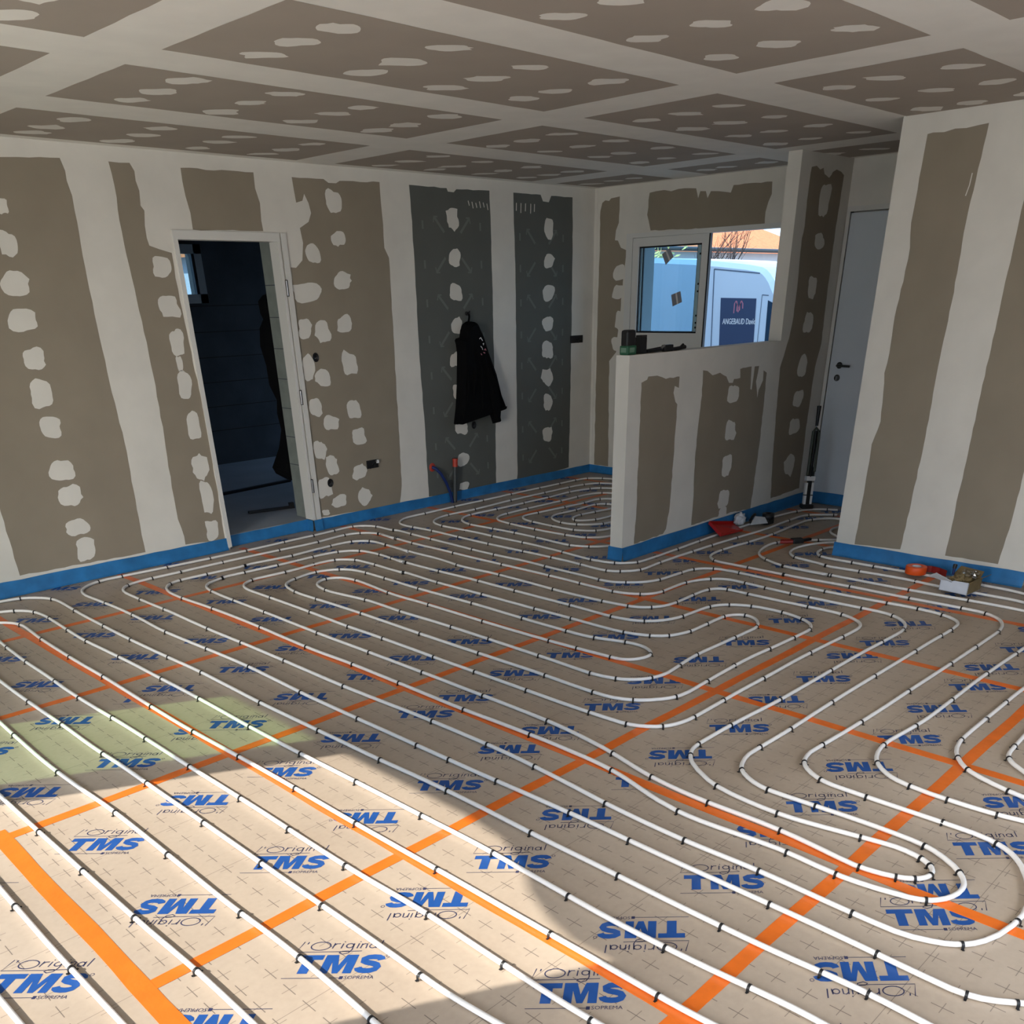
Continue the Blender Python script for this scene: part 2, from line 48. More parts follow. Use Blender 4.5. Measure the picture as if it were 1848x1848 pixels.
CLIPS = [[2267,316,127],[2209,430,103],[2210,689,89],[2212,1049,90],[2211,1619,90],[2215,1909,90],[2207,2298,91],[2205,2588,90],[2203,2798,90],[2201,3228,90],[2202,3708,89],[2218,4228,90],[2209,4668,92],[2191,5128,90],[2211,5617,89],[2205,6007,92],[2398,6567,14],[2576,6574,-2],[2915,6547,-4],[3265,6535,-2],[3575,6522,0],[3935,6534,1],[4224,6533,1],[4444,6544,4],[4642,6547,-17],[4777,6379,-80],[4788,6161,-68],[4791,6154,-68],[4787,5917,-93],[4782,5658,-92],[4762,5148,-92],[4757,4898,-88],[4760,4369,-91],[4764,4129,-91],[4749,3850,-89],[4812,3668,-51],[5014,3535,-11],[5254,3524,-2],[5380,3505,-23],[5485,3405,-64],[5511,3209,-89],[5491,2860,-93],[5485,2550,-89],[5501,2141,-86],[5512,1951,-91],[5489,1793,-108],[5244,1649,179],[5114,1655,178],[4774,1657,180],[4294,1663,179],[3844,1667,-180],[3444,1662,179],[3194,1669,179],[2958,1613,-139],[2881,1446,-95],[2890,1247,-87],[2888,828,-103],[2802,674,-137],[2571,693,125],[2513,973,90],[2525,1163,89],[2503,1611,85],[2596,2010,81],[2619,2499,90],[2608,2928,90],[2615,3428,89],[2618,3828,91],[2608,4258,90],[2623,4768,89],[2621,5338,92],[2603,5707,91],[2714,6104,35],[2805,6136,8],[3015,6133,-3],[3321,6128,10],[3331,6129,10],[3726,6101,-1],[4105,6125,1],[4302,6106,-20],[4411,6000,-70],[4420,5792,-93],[4421,5802,-93],[4404,5496,-92],[4370,4899,-93],[4389,4469,-89],[4371,3940,-91],[4381,3520,-86],[4406,3332,-76],[4480,3206,-41],[4664,3146,-1],[4863,3157,2],[5031,3147,-17],[5116,3053,-80],[5110,2894,-92],[5120,2474,-89],[5112,2245,-103],[4735,2057,178],[4386,2070,179],[3896,2067,-180],[3526,2066,-179],[3266,2058,178],[3087,2108,143],[2999,2247,104],[2984,2456,91],[2982,2866,90],[2983,3246,90],[2984,3576,89],[2992,4036,90],[2986,4366,90],[2998,4786,89],[3003,5256,90],[3146,5735,18],[3146,5735,18],[3420,5726,1],[3689,5751,1],[3865,5730,-25],[3969,5604,-73],[3983,5376,-90],[3985,5043,-70],[3981,5053,-71],[3973,4662,-91],[3979,4223,-89],[3980,3743,-89],[3985,3443,-89],[3995,3043,-80],[4045,2893,-61],[4116,2811,-35],[4256,2763,-8],[4435,2763,2],[4614,2762,-11],[4721,2678,-79],[4580,2515,-165],[4332,2508,179],[3962,2514,-176],[3764,2487,-172],[3528,2497,157],[3401,2629,112],[3371,2775,94],[3384,3154,88],[3388,3554,89],[3395,3884,90],[3385,4354,90],[3392,4724,95],[3353,5120,87],[3509,5344,-2],[3633,5151,-87],[3591,4734,-93],[3596,4324,-90],[3591,3814,-90],[3599,3274,-88],[3610,3075,-87],[3624,2845,-83],[3799,2706,23],[3867,2931,104],[3809,3112,102],[3793,3311,92],[3792,3671,89],[3800,4131,90],[3789,4651,90],[3799,5030,88],[3802,5250,92],[3729,5481,136],[3570,5555,174],[3365,5519,-162],[3188,5241,-96],[3190,4992,-89],[3197,4512,-90],[3189,3932,-90],[3191,3432,-90],[3193,2932,-91],[3185,2602,-89],[3238,2393,-56],[3408,2262,-17],[3677,2257,3],[3956,2276,1],[4296,2266,-2],[4545,2256,-2],[4734,2258,12],[4878,2383,65],[4918,2536,84],[4903,2744,106],[4838,2866,130],[4723,2937,167],[4454,2953,171],[4234,3075,126],[4174,3282,93],[4182,3622,89],[4179,4112,90],[4184,4472,90],[4172,4872,91],[4173,5252,87],[4181,5431,83],[4173,5242,88],[4181,5431,83],[4193,5590,90],[4163,5806,116],[4029,5917,161],[3812,5946,178],[3493,5939,179],[3223,5959,176],[3039,5954,-161],[3030,5951,-160],[2816,5699,-96],[2807,5390,-91],[2805,5010,-91],[2793,4410,-90],[2794,3910,-90],[2794,3450,-90],[2788,2980,-91],[2781,2540,-94],[2722,2104,-102],[2660,1852,-100],[2635,1563,-91],[2640,1254,-93],[2608,936,-87],[2634,820,-67],[2665,770,-48],[2720,739,-5],[2776,763,47],[2800,804,70],[2791,1019,103],[2743,1325,92],[2771,1612,74],[2929,1847,32],[3041,1883,5],[3301,1884,-1],[3710,1866,-1],[4220,1864,0],[4800,1856,-2],[5079,1854,10],[5285,2007,66],[5302,2213,92],[5300,2563,90],[5300,2693,90],[5305,2883,87],[5318,3043,85],[5250,3276,140],[5069,3356,171],[4801,3353,175],[4658,3429,127],[4593,3603,96],[4597,3893,88],[4603,4183,90],[4597,4653,91],[4594,5182,86],[4593,5672,88],[4608,5911,86],[4623,6147,98],[4606,5891,86],[4621,6157,100],[4534,6295,145],[4404,6340,174],[4116,6313,-177],[3757,6328,177],[3267,6350,180],[2917,6340,179],[2698,6347,-177],[2495,6306,-149],[2397,5900,-90],[2403,5570,-90],[2393,4990,-90],[2398,4610,-89],[2400,4160,-90],[2398,3610,-89],[2419,2941,-89],[2418,2571,-91],[2406,2271,-94],[2363,1853,-94],[2348,1474,-90],[2356,1174,-90],[2347,834,-91],[2421,523,-46],[2650,441,-4],[3073,648,70],[3093,845,89],[3084,1135,91],[3096,1333,73],[3190,1456,29],[3393,1481,-3],[3723,1462,-2],[4213,1453,-1],[4713,1444,-1],[5053,1442,-1],[5383,1438,3],[5681,1611,71],[5695,1759,90],[5684,2078,91],[5689,2478,91],[5668,2947,85],[5669,2957,85],[5668,3236,91],[5681,3523,67],[5970,3650,0],[6298,3623,-4],[6658,3615,1],[7325,3627,-20],[7613,3572,124],[7474,3737,152],[7179,3761,180],[6380,3773,176],[6041,3789,178],[5791,3796,179],[5378,3798,-178],[5378,3798,-178],[5127,3788,165],[5008,3872,130],[4961,3958,104],[4971,4205,86],[4980,4505,90],[4974,4795,91],[4969,5175,90],[4972,5535,89],[4980,5875,92],[4964,6104,93],[5390,6450,0],[5770,6465,1],[6140,6457,-1],[6530,6460,0],[6940,6452,-1],[7240,6446,-1],[7490,6442,-3],[7654,6413,-29],[7758,6284,-66],[5411,4500,124],[5350,4645,100],[5366,5024,87],[5373,5274,90],[5365,5523,93],[5352,5793,84],[5616,6080,6],[5935,6063,-2],[6295,6060,-1],[6634,6051,1],[6964,6067,-3],[7228,6020,-22],[7325,5954,-50],[5857,4802,142],[5761,4961,104],[5760,5200,88],[5768,5439,84],[6065,5659,-6],[6393,5626,-5],[6652,5607,1],[6887,5607,-26],[6173,5071,159],[6046,5192,91],[6240,5297,-2],[6408,5272,-8],[6750,5416,120],[6665,5475,165],[6368,5463,178],[6199,5481,178],[5905,5229,-95],[5931,5074,-64],[6091,4917,-22],[7137,5785,135],[6833,5849,-180],[6583,5845,180],[6133,5856,179],[5863,5855,-176],[5589,5539,-96],[5573,5229,-90],[5587,4900,-85],[5623,4706,-60],[7520,6133,132],[7364,6214,165],[7156,6240,177],[6786,6240,180],[6306,6245,-179],[5807,6220,179],[5488,6239,-176],[5159,5942,-93],[5177,5673,-88],[5170,5334,-90],[5177,4994,-91],[5152,4545,-95],[5122,4236,-89],[5159,4042,-63],[5278,3929,-21],[5495,3927,1],[5775,3921,1],[6094,3942,3],[7541,3890,-13],[7783,3719,-62],[3281,719,97],[3272,898,90],[3282,1048,81],[3388,1230,36],[3567,1285,3],[3845,1262,-4],[4245,1257,0],[4695,1257,-1],[5085,1245,-1],[5877,1786,92],[5859,2156,92],[5859,2715,89],[5865,3073,77],[5859,2695,89],[5863,3063,78],[5939,3247,60],[6431,3450,-15],[6709,3243,-47],[3497,751,74],[3574,934,53],[3656,1005,31],[3836,1058,5],[4126,1056,0],[4386,1060,0],[6081,2206,86],[6072,2596,94],[6064,2839,72],[6067,2847,70],[6134,3123,62],[3786,845,28],[3922,869,3],[6252,2576,90],[6257,2740,94],[6257,2740,94],[6275,2990,63],[6459,3083,1],[516,2868,-91],[515,2408,-90],[756,3301,-90],[759,2911,-90],[761,2511,-89],[770,2121,-89],[1012,4285,-92],[1001,3745,-89],[1019,3226,-89],[1015,2786,-91],[1011,2276,-90],[1016,1946,-91],[1002,1576,-93],[1209,4645,-90],[1212,4235,-90],[1210,3775,-89],[1216,3365,-90],[1217,2895,-90],[1216,2485,-90],[1215,2115,-89],[1212,1615,-91],[1433,5590,-93],[1419,5250,-92],[1413,4830,-91],[1403,4500,-90],[1412,4130,-89],[1412,3780,-90],[1412,3370,-90],[1414,2960,-90],[1412,2610,-91],[1409,2250,-89],[1422,1821,-90],[1415,1471,-90],[1411,1131,-88],[1646,5973,-81],[1629,5585,-93],[1617,5145,-91],[1615,4695,-91],[1602,4115,-91],[1598,3685,-90],[1606,3295,-89],[1610,2865,-90],[1608,2455,-90],[1613,1995,-90],[1615,1465,-90],[1616,1055,-89],[1728,6308,-41],[1807,6174,-76],[1822,5965,-90],[1804,5635,-93],[1795,5336,-90],[1808,4926,-89],[1812,4426,-90],[1813,4026,-90],[1805,3536,-90],[1805,3116,-89],[1813,2726,-89],[1816,2316,-89],[1819,1926,-91],[1804,1556,-91],[1804,1166,-88],[1822,887,-86],[1861,6572,-27],[2001,6386,-75],[1996,5998,-92],[1988,5538,-91],[1984,5158,-90],[1993,4708,-89],[2001,4348,-90],[1992,3748,-90],[1998,3258,-89],[2004,2808,-89],[2016,2389,-90],[2009,1919,-91],[2008,1509,-90],[2007,1099,-89],[2018,769,-87],[2026,629,-89]]
LEFT_BOARDS = [[[2866,2535],[2882,2470],[2878,2419],[2891,2342],[2886,2263],[2869,1895],[2863,1548],[2862,1274],[2873,887],[2853,426],[2846,114],[1938,128],[1938,1400],[1934,2480]],[[3174,2536],[3315,2537],[3338,2495],[3334,2442],[3346,2388],[3335,2306],[3355,2279],[3338,2195],[3335,2124],[3343,2081],[3410,2061],[3496,2040],[3490,1892],[3505,1489],[3526,937],[3509,85],[3170,109],[3173,169],[3151,304],[3154,541],[3175,888],[3183,1088],[3187,1504],[3174,1893],[3168,2218],[3182,2407]],[[3671,2531],[4233,2537],[4229,2443],[4253,2355],[4244,2248],[4249,2184],[3685,2180],[3688,2276],[3672,2375]],[[4552,2526],[4835,2529],[4878,2507],[4947,2508],[4984,2525],[5372,2537],[5372,2331],[5369,2093],[5409,2025],[5403,1788],[5386,1262],[5369,716],[5351,234],[5311,75],[4437,105],[4431,152],[4444,940],[4438,1482],[4446,1956],[4494,1953],[4559,2002],[4584,2115],[4571,2211],[4656,2252],[4688,2309],[4675,2371],[4645,2428],[4622,2384],[4565,2370]]]
LEFT_GREEN = [[[5675,2534],[6086,2531],[6099,2507],[6166,2505],[6197,2528],[6592,2536],[6597,2285],[6596,1835],[6591,1456],[6591,854],[6570,50],[5670,90],[5676,800],[5666,1308],[5681,2013],[5680,2422]],[[6893,2535],[7254,2534],[7286,2485],[7366,2481],[7399,2532],[7703,2533],[7711,2155],[7706,1310],[7697,573],[7686,93],[7302,73],[6869,55],[6885,130],[6890,829],[6896,1346],[6903,1989],[6893,2367]]]
LEFT_DABS = [[2449,2271,65,89],[2425,2081,125,130],[2407,1864,164,154],[2395,1666,196,138],[2405,1445,147,135],[2392,1240,157,176],[2396,1034,152,136],[2395,757,171,149],[2408,590,166,152],[2403,375,160,124],[2420,218,146,169],[3404,1959,155,125],[3404,1719,158,144],[3413,1494,114,180],[3402,1358,48,112],[3410,1219,116,187],[3420,939,119,194],[3413,649,131,193],[3422,428,113,234],[3414,174,115,158],[4907,2392,159,152],[4918,2150,143,102],[4664,2047,138,131],[4570,1790,265,143],[4913,1865,170,128],[4506,1541,127,146],[4673,1517,155,158],[4895,1562,154,139],[4497,1267,130,196],[4624,1183,158,131],[4904,1270,164,175],[4517,971,121,157],[4651,839,155,124],[4899,919,155,154],[4508,642,128,145],[4926,702,158,135],[4614,504,132,162],[4893,416,160,127],[4512,339,139,180],[4649,207,156,107],[4920,201,163,143],[4493,135,76,51],[6141,2315,147,161],[6143,2030,150,138],[6138,1767,153,143],[6128,1505,148,132],[6097,1233,145,128],[6102,961,128,132],[6131,655,163,137],[6132,366,158,127],[6134,122,142,73],[7366,2274,142,170],[7366,2012,145,120],[7360,1747,175,140],[7351,1483,157,144],[7345,1253,180,157],[7344,1004,176,161],[7350,773,149,156],[7343,466,166,142]]
BOXES = [[4575,1335,52,64],[4573,369,51,64],[5037,464,123,62],[7781,1329,184,62],[6292,659,67,69]]
BACK_BOARDS = [[[6634,2431],[6612,2496],[6576,2514],[6528,2506],[6504,2525],[6398,2533],[6399,2322],[6432,2260],[6441,2180],[6404,2176],[6364,2115],[6296,2092],[6380,1203],[6468,1118],[6438,83],[6638,84],[6640,738],[6639,1650],[6632,2156]],[[6046,2536],[5973,2543],[5880,2545],[5801,2530],[5726,2541],[5530,2531],[5502,2457],[5484,2507],[5425,2503],[5402,2450],[5372,2499],[5294,2493],[5165,2473],[5143,2526],[4766,2521],[4759,2434],[4785,2377],[4802,2309],[4797,2209],[6015,2238],[6040,2310],[6063,2366]]]
BACK_DABS = [[6376,1904,143,133],[6368,1739,152,135],[6347,1486,115,181],[6384,1280,109,131]]
HALF_BOARDS = [[[5397,1196],[5460,1211],[5473,1230],[5575,1229],[5635,1215],[5681,1201],[5818,1207],[5846,1205],[5846,1131],[5794,1147],[5784,1103],[5814,1042],[5840,1023],[5838,845],[5837,652],[5829,308],[5798,143],[5761,111],[5397,103],[5408,356],[5402,790]],[[6140,1227],[6199,1219],[6271,1185],[6371,1196],[6463,1164],[6507,1117],[6561,1113],[6574,1139],[6663,1141],[6650,1204],[6813,1212],[6829,1049],[6849,1043],[6857,1137],[6860,1209],[6926,1209],[6903,1098],[6949,975],[6956,1030],[7008,1100],[7001,1173],[7054,1152],[7062,947],[7062,601],[7030,96],[6749,116],[6141,112],[6138,383],[6122,617],[6134,885],[6150,1057]]]
HALF_DABS = [[6581,1032,164,136],[6589,767,158,156],[6585,507,161,163],[6585,248,154,154],[6588,137,116,115]]
STUB_BOARDS = [[[7380,2522],[7454,2533],[7512,2513],[7560,2526],[7589,2489],[7667,2469],[7696,2488],[7716,2510],[7773,2528],[7850,2518],[7902,2499],[7900,2427],[7896,2303],[7882,2154],[7889,1848],[7891,1609],[7905,1321],[7849,1138],[7834,672],[7856,146],[7356,132],[7298,585],[7255,1174],[7346,1385],[7375,1542],[7377,1697],[7368,1886],[7359,2069],[7379,2149],[7374,2227],[7371,2353],[7372,2436]]]
STUB_DABS = [[7640,2329,177,226],[7643,2054,159,122],[7619,1740,156,156],[7632,1485,178,146],[7625,1165,167,167],[7622,916,169,143],[7618,694,181,137],[7618,379,175,199]]
RIGHT_BOARDS = [[[2791,2515],[2759,2519],[2693,2514],[2632,2524],[2568,2520],[2493,2527],[2445,2530],[2465,2055],[2456,1644],[2462,1274],[2455,815],[2463,436],[2476,118],[2812,102],[2809,269],[2807,464],[2811,786],[2776,936],[2791,1109],[2807,1233],[2796,1355],[2802,1561],[2792,1718],[2784,1760],[2779,1939],[2799,2074],[2794,2243],[2793,2420]],[[2152,1746],[2155,1395],[2169,1065],[2161,683],[2154,206],[2165,118],[1812,122],[1825,403],[1810,733]]]
TAPE_V = [0.62,1.608,2.609,3.622,4.627]
TAPE_U = [3.373,2.172,0.971,4.568,5.762]

# ------------------------------------------------------------------ materials
def lin(c):
    return tuple(((v / 255.0) / 12.92 if v <= 10 else (((v / 255.0) + 0.055) / 1.055) ** 2.4) for v in c)
def mat(name, col, rough=0.7, spec=0.3, metal=0.0, noise=0.0, nscale=20.0, bump=0.0, bscale=60.0):
    m = bpy.data.materials.new(name); m.use_nodes = True
    nt = m.node_tree; b = nt.nodes['Principled BSDF']
    b.inputs['Roughness'].default_value = rough; b.inputs['Metallic'].default_value = metal
    b.inputs['Specular IOR Level'].default_value = spec
    b.inputs['Base Color'].default_value = (*col, 1)
    g = nt.nodes.new('ShaderNodeNewGeometry')
    if noise > 0:
        n = nt.nodes.new('ShaderNodeTexNoise'); n.inputs['Scale'].default_value = nscale; n.inputs['Detail'].default_value = 5
        nt.links.new(g.outputs['Position'], n.inputs['Vector'])
        mr = nt.nodes.new('ShaderNodeMapRange'); mr.inputs[1].default_value = 0.25; mr.inputs[2].default_value = 0.75
        mr.inputs[3].default_value = 1 - noise; mr.inputs[4].default_value = 1 + noise
        nt.links.new(n.outputs['Fac'], mr.inputs[0])
        mx = nt.nodes.new('ShaderNodeVectorMath'); mx.operation = 'SCALE'; mx.inputs[0].default_value = col
        nt.links.new(mr.outputs[0], mx.inputs['Scale']); nt.links.new(mx.outputs[0], b.inputs['Base Color'])
    if bump > 0:
        n2 = nt.nodes.new('ShaderNodeTexNoise'); n2.inputs['Scale'].default_value = bscale; n2.inputs['Detail'].default_value = 3
        nt.links.new(g.outputs['Position'], n2.inputs['Vector'])
        bp_ = nt.nodes.new('ShaderNodeBump'); bp_.inputs['Strength'].default_value = bump; bp_.inputs['Distance'].default_value = 0.004
        nt.links.new(n2.outputs['Fac'], bp_.inputs['Height']); nt.links.new(bp_.outputs[0], b.inputs['Normal'])
    return m
def glass(name, tint, gloss=0.08):
    m = bpy.data.materials.new(name); m.use_nodes = True; nt = m.node_tree; nt.nodes.clear()
    o = nt.nodes.new('ShaderNodeOutputMaterial'); t = nt.nodes.new('ShaderNodeBsdfTransparent'); g = nt.nodes.new('ShaderNodeBsdfGlossy')
    x = nt.nodes.new('ShaderNodeMixShader'); t.inputs[0].default_value = (*tint, 1); g.inputs['Roughness'].default_value = 0.02
    x.inputs[0].default_value = gloss
    nt.links.new(t.outputs[0], x.inputs[1]); nt.links.new(g.outputs[0], x.inputs[2]); nt.links.new(x.outputs[0], o.inputs[0])
    return m
M = {}
M['filler'] = mat('joint_filler', (0.70, 0.665, 0.60), 0.85, 0.2, noise=0.05, nscale=5)
M['board'] = mat('plasterboard_paper', (0.285, 0.240, 0.182), 0.9, 0.2, noise=0.06, nscale=4)
M['ceilboard'] = mat('ceiling_board_paper', (0.40, 0.345, 0.29), 0.9, 0.2, noise=0.04, nscale=3)
M['ceilfiller'] = mat('ceiling_joint_filler', (0.83, 0.795, 0.73), 0.85, 0.2, noise=0.04, nscale=5)
M['green'] = mat('green_board_paper', (0.118, 0.122, 0.110), 0.8, 0.25, noise=0.06, nscale=4)
M['greenmark'] = mat('green_board_print', (0.17, 0.18, 0.165), 0.85)
M['blue'] = mat('blue_edge_foam', (0.022, 0.17, 0.41), 0.4, 0.4, noise=0.25, nscale=9)
M['tape'] = mat('orange_tape', (0.80, 0.165, 0.016), 0.38, 0.4, noise=0.10, nscale=12, bump=0.25, bscale=40)
M['ink'] = mat('blue_ink', (0.011, 0.075, 0.29), 0.5, 0.4, noise=0.08, nscale=30)
M['thin'] = mat('dark_blue_ink', (0.03, 0.035, 0.09), 0.5, 0.3)
M['pipe'] = mat('white_pipe', (0.84, 0.81, 0.775), 0.38, 0.5)
M['black'] = mat('black_plastic', (0.012, 0.012, 0.013), 0.45, 0.4)
M['cloth'] = mat('black_cloth', (0.0035, 0.0035, 0.004), 0.95, 0.1)
M['pvc'] = mat('white_pvc', (0.66, 0.65, 0.62), 0.4, 0.4)
M['doorframe'] = mat('primed_steel', (0.66, 0.64, 0.60), 0.5, 0.3)
M['doorleaf'] = mat('white_door', (0.62, 0.66, 0.70), 0.5, 0.35, noise=0.04, nscale=3)
M['steel'] = mat('brushed_steel', (0.40, 0.40, 0.41), 0.35, 0.5, metal=0.9)
M['darkmetal'] = mat('dark_metal', (0.05, 0.048, 0.045), 0.4, 0.5, metal=0.5)
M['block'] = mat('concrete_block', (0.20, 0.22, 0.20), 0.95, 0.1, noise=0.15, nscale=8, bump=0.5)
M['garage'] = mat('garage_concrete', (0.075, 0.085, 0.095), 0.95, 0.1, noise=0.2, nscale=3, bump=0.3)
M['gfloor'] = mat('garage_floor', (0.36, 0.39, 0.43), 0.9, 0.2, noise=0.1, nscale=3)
M['greyframe'] = mat('grey_window_frame', (0.40, 0.44, 0.45), 0.5, 0.3)
M['render'] = mat('outside_render', (0.62, 0.64, 0.66), 0.9, 0.1, noise=0.05, nscale=3)
M['reveal'] = mat('grey_outside_reveal', (0.30, 0.31, 0.31), 0.9, 0.1)
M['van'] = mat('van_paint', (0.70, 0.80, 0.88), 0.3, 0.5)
M['seam'] = mat('van_seam', (0.12, 0.16, 0.22), 0.6)
M['sign'] = mat('dark_sign', (0.05, 0.075, 0.14), 0.5, 0.3)
M['white'] = mat('white_print', (0.8, 0.8, 0.8), 0.6)
M['pink'] = mat('pink_print', (0.62, 0.22, 0.28), 0.6)
M['tyre'] = mat('tyre_rubber', (0.02, 0.02, 0.02), 0.9)
M['carglass'] = mat('dark_car_glass', (0.03, 0.06, 0.10), 0.1, 0.6)
M['roof'] = mat('orange_roof_tiles', (0.78, 0.26, 0.10), 0.85, 0.2, noise=0.18, nscale=14, bump=0.6, bscale=12)
M['gravel'] = mat('yard_gravel', (0.35, 0.33, 0.30), 0.95, 0.1, noise=0.2, nscale=6)
M['bounce_slab'] = mat('pale_bounce_slab', (0.74, 0.70, 0.63), 0.9, 0.2, noise=0.05, nscale=3)  # pale so the added slab bounces sun indoors
M['bark'] = mat('bark', (0.05, 0.04, 0.035), 0.9)
M['leaf'] = mat('pale_leaf', (0.42, 0.42, 0.16), 0.8, noise=0.3, nscale=20)
M['red'] = mat('red_plastic', (0.50, 0.018, 0.014), 0.4, 0.4)
M['orange'] = mat('orange_roll', (0.82, 0.10, 0.012), 0.45, 0.4)
M['darkred'] = mat('dark_red_plastic', (0.25, 0.02, 0.018), 0.4, 0.4)
M['rag'] = mat('white_rag', (0.55, 0.56, 0.57), 0.9, noise=0.08, nscale=30)
M['cardw'] = mat('white_carton', (0.62, 0.64, 0.70), 0.7, noise=0.04, nscale=20)
M['cardb'] = mat('brown_carton', (0.20, 0.145, 0.07), 0.85, noise=0.15, nscale=25)
M['clear'] = glass('clear_plastic', (0.86, 0.88, 0.9), 0.22)
M['greenled'] = mat('green_plastic', (0.02, 0.10, 0.05), 0.4, 0.4)
M['palegreen'] = mat('pale_green_print', (0.16, 0.26, 0.19), 0.5)
M['drain'] = mat('dark_grey_pipe', (0.045, 0.05, 0.05), 0.5, 0.4)
M['redcap'] = mat('red_cap', (0.42, 0.05, 0.03), 0.5)
M['bluehose'] = mat('blue_hose', (0.010, 0.025, 0.12), 0.5)
M['olive'] = mat('dull_green_metal', (0.055, 0.065, 0.05), 0.5, 0.4)
M['bracket'] = mat('pale_bracket', (0.55, 0.55, 0.54), 0.5)
M['sticker'] = mat('window_sticker', (0.24, 0.25, 0.28), 0.7)
M['stickerw'] = mat('window_sticker_stripe', (0.62, 0.60, 0.60), 0.7)
M['paneG'] = glass('greenish_patio_glass', (0.50, 0.66, 0.47), 0.06)
M['paneB'] = glass('bluish_window_glass', (0.86, 0.95, 0.985), 0.04)
M['paneC'] = glass('garage_glass', (0.50, 0.64, 0.72), 0.06)

def floor_material():
    m = bpy.data.materials.new('foil_faced_panel'); m.use_nodes = True; nt = m.node_tree; N = nt.nodes; L = nt.links
    b = N['Principled BSDF']; b.inputs['Roughness'].default_value = 0.42; b.inputs['Specular IOR Level'].default_value = 0.35
    g = N.new('ShaderNodeNewGeometry'); s = N.new('ShaderNodeSeparateXYZ'); L.new(g.outputs['Position'], s.inputs[0])
    def mth(op, a, bb=None):
        n = N.new('ShaderNodeMath'); n.operation = op
        for i, v in enumerate((a, bb)):
            if v is None: continue
            if isinstance(v, (int, float)): n.inputs[i].default_value = v
            else: L.new(v, n.inputs[i])
        return n.outputs[0]
    def dist(c, off, p):      # distance to the nearest grid line
        t = mth('DIVIDE', mth('SUBTRACT', c, off), p)
        f = mth('SUBTRACT', mth('FRACT', mth('ADD', t, 50.5)), 0.5)
        return mth('MULTIPLY', mth('ABSOLUTE', f), p)
    du = dist(s.outputs[0], 0.62, 0.10025); dv = dist(s.outputs[1], 1.06, 0.1)
    def below(a, v):
        return mth('LESS_THAN', a, v)
    a1 = mth('MULTIPLY', below(du, 0.0014), below(dv, 0.032)); a2 = mth('MULTIPLY', below(dv, 0.0012), below(du, 0.026))
    ln = below(dist(s.outputs[1], 0.975, 0.4), 0.0010)
    cross = mth('MAXIMUM', mth('MAXIMUM', a1, mth('MULTIPLY', a2, 0.75)), mth('MULTIPLY', ln, 0.8))
    n1 = N.new('ShaderNodeTexNoise'); n1.inputs['Scale'].default_value = 2.2; n1.inputs['Detail'].default_value = 6; L.new(g.outputs['Position'], n1.inputs['Vector'])
    n2 = N.new('ShaderNodeTexNoise'); n2.inputs['Scale'].default_value = 45; n2.inputs['Detail'].default_value = 3; L.new(g.outputs['Position'], n2.inputs['Vector'])
    r = N.new('ShaderNodeValToRGB'); L.new(mth('ADD', mth('MULTIPLY', n1.outputs['Fac'], 0.7), mth('MULTIPLY', n2.outputs['Fac'], 0.3)), r.inputs[0])
    r.color_ramp.elements[0].position = 0.3; r.color_ramp.elements[0].color = (0.40, 0.32, 0.245, 1)
    r.color_ramp.elements[1].position = 0.7; r.color_ramp.elements[1].color = (0.49, 0.40, 0.31, 1)
    mx = N.new('ShaderNodeMix'); mx.data_type = 'RGBA'
    L.new(mth('MULTIPLY', cross, 0.72), mx.inputs[0]); L.new(r.outputs[0], mx.inputs[6]); mx.inputs[7].default_value = (0.07, 0.055, 0.05, 1)
    L.new(mx.outputs[2], b.inputs['Base Color'])
    bp_ = N.new('ShaderNodeBump'); bp_.inputs['Strength'].default_value = 0.12; bp_.inputs['Distance'].default_value = 0.003
    L.new(n1.outputs['Fac'], bp_.inputs['Height']); L.new(bp_.outputs[0], b.inputs['Normal'])
    return m
M['floor'] = floor_material()

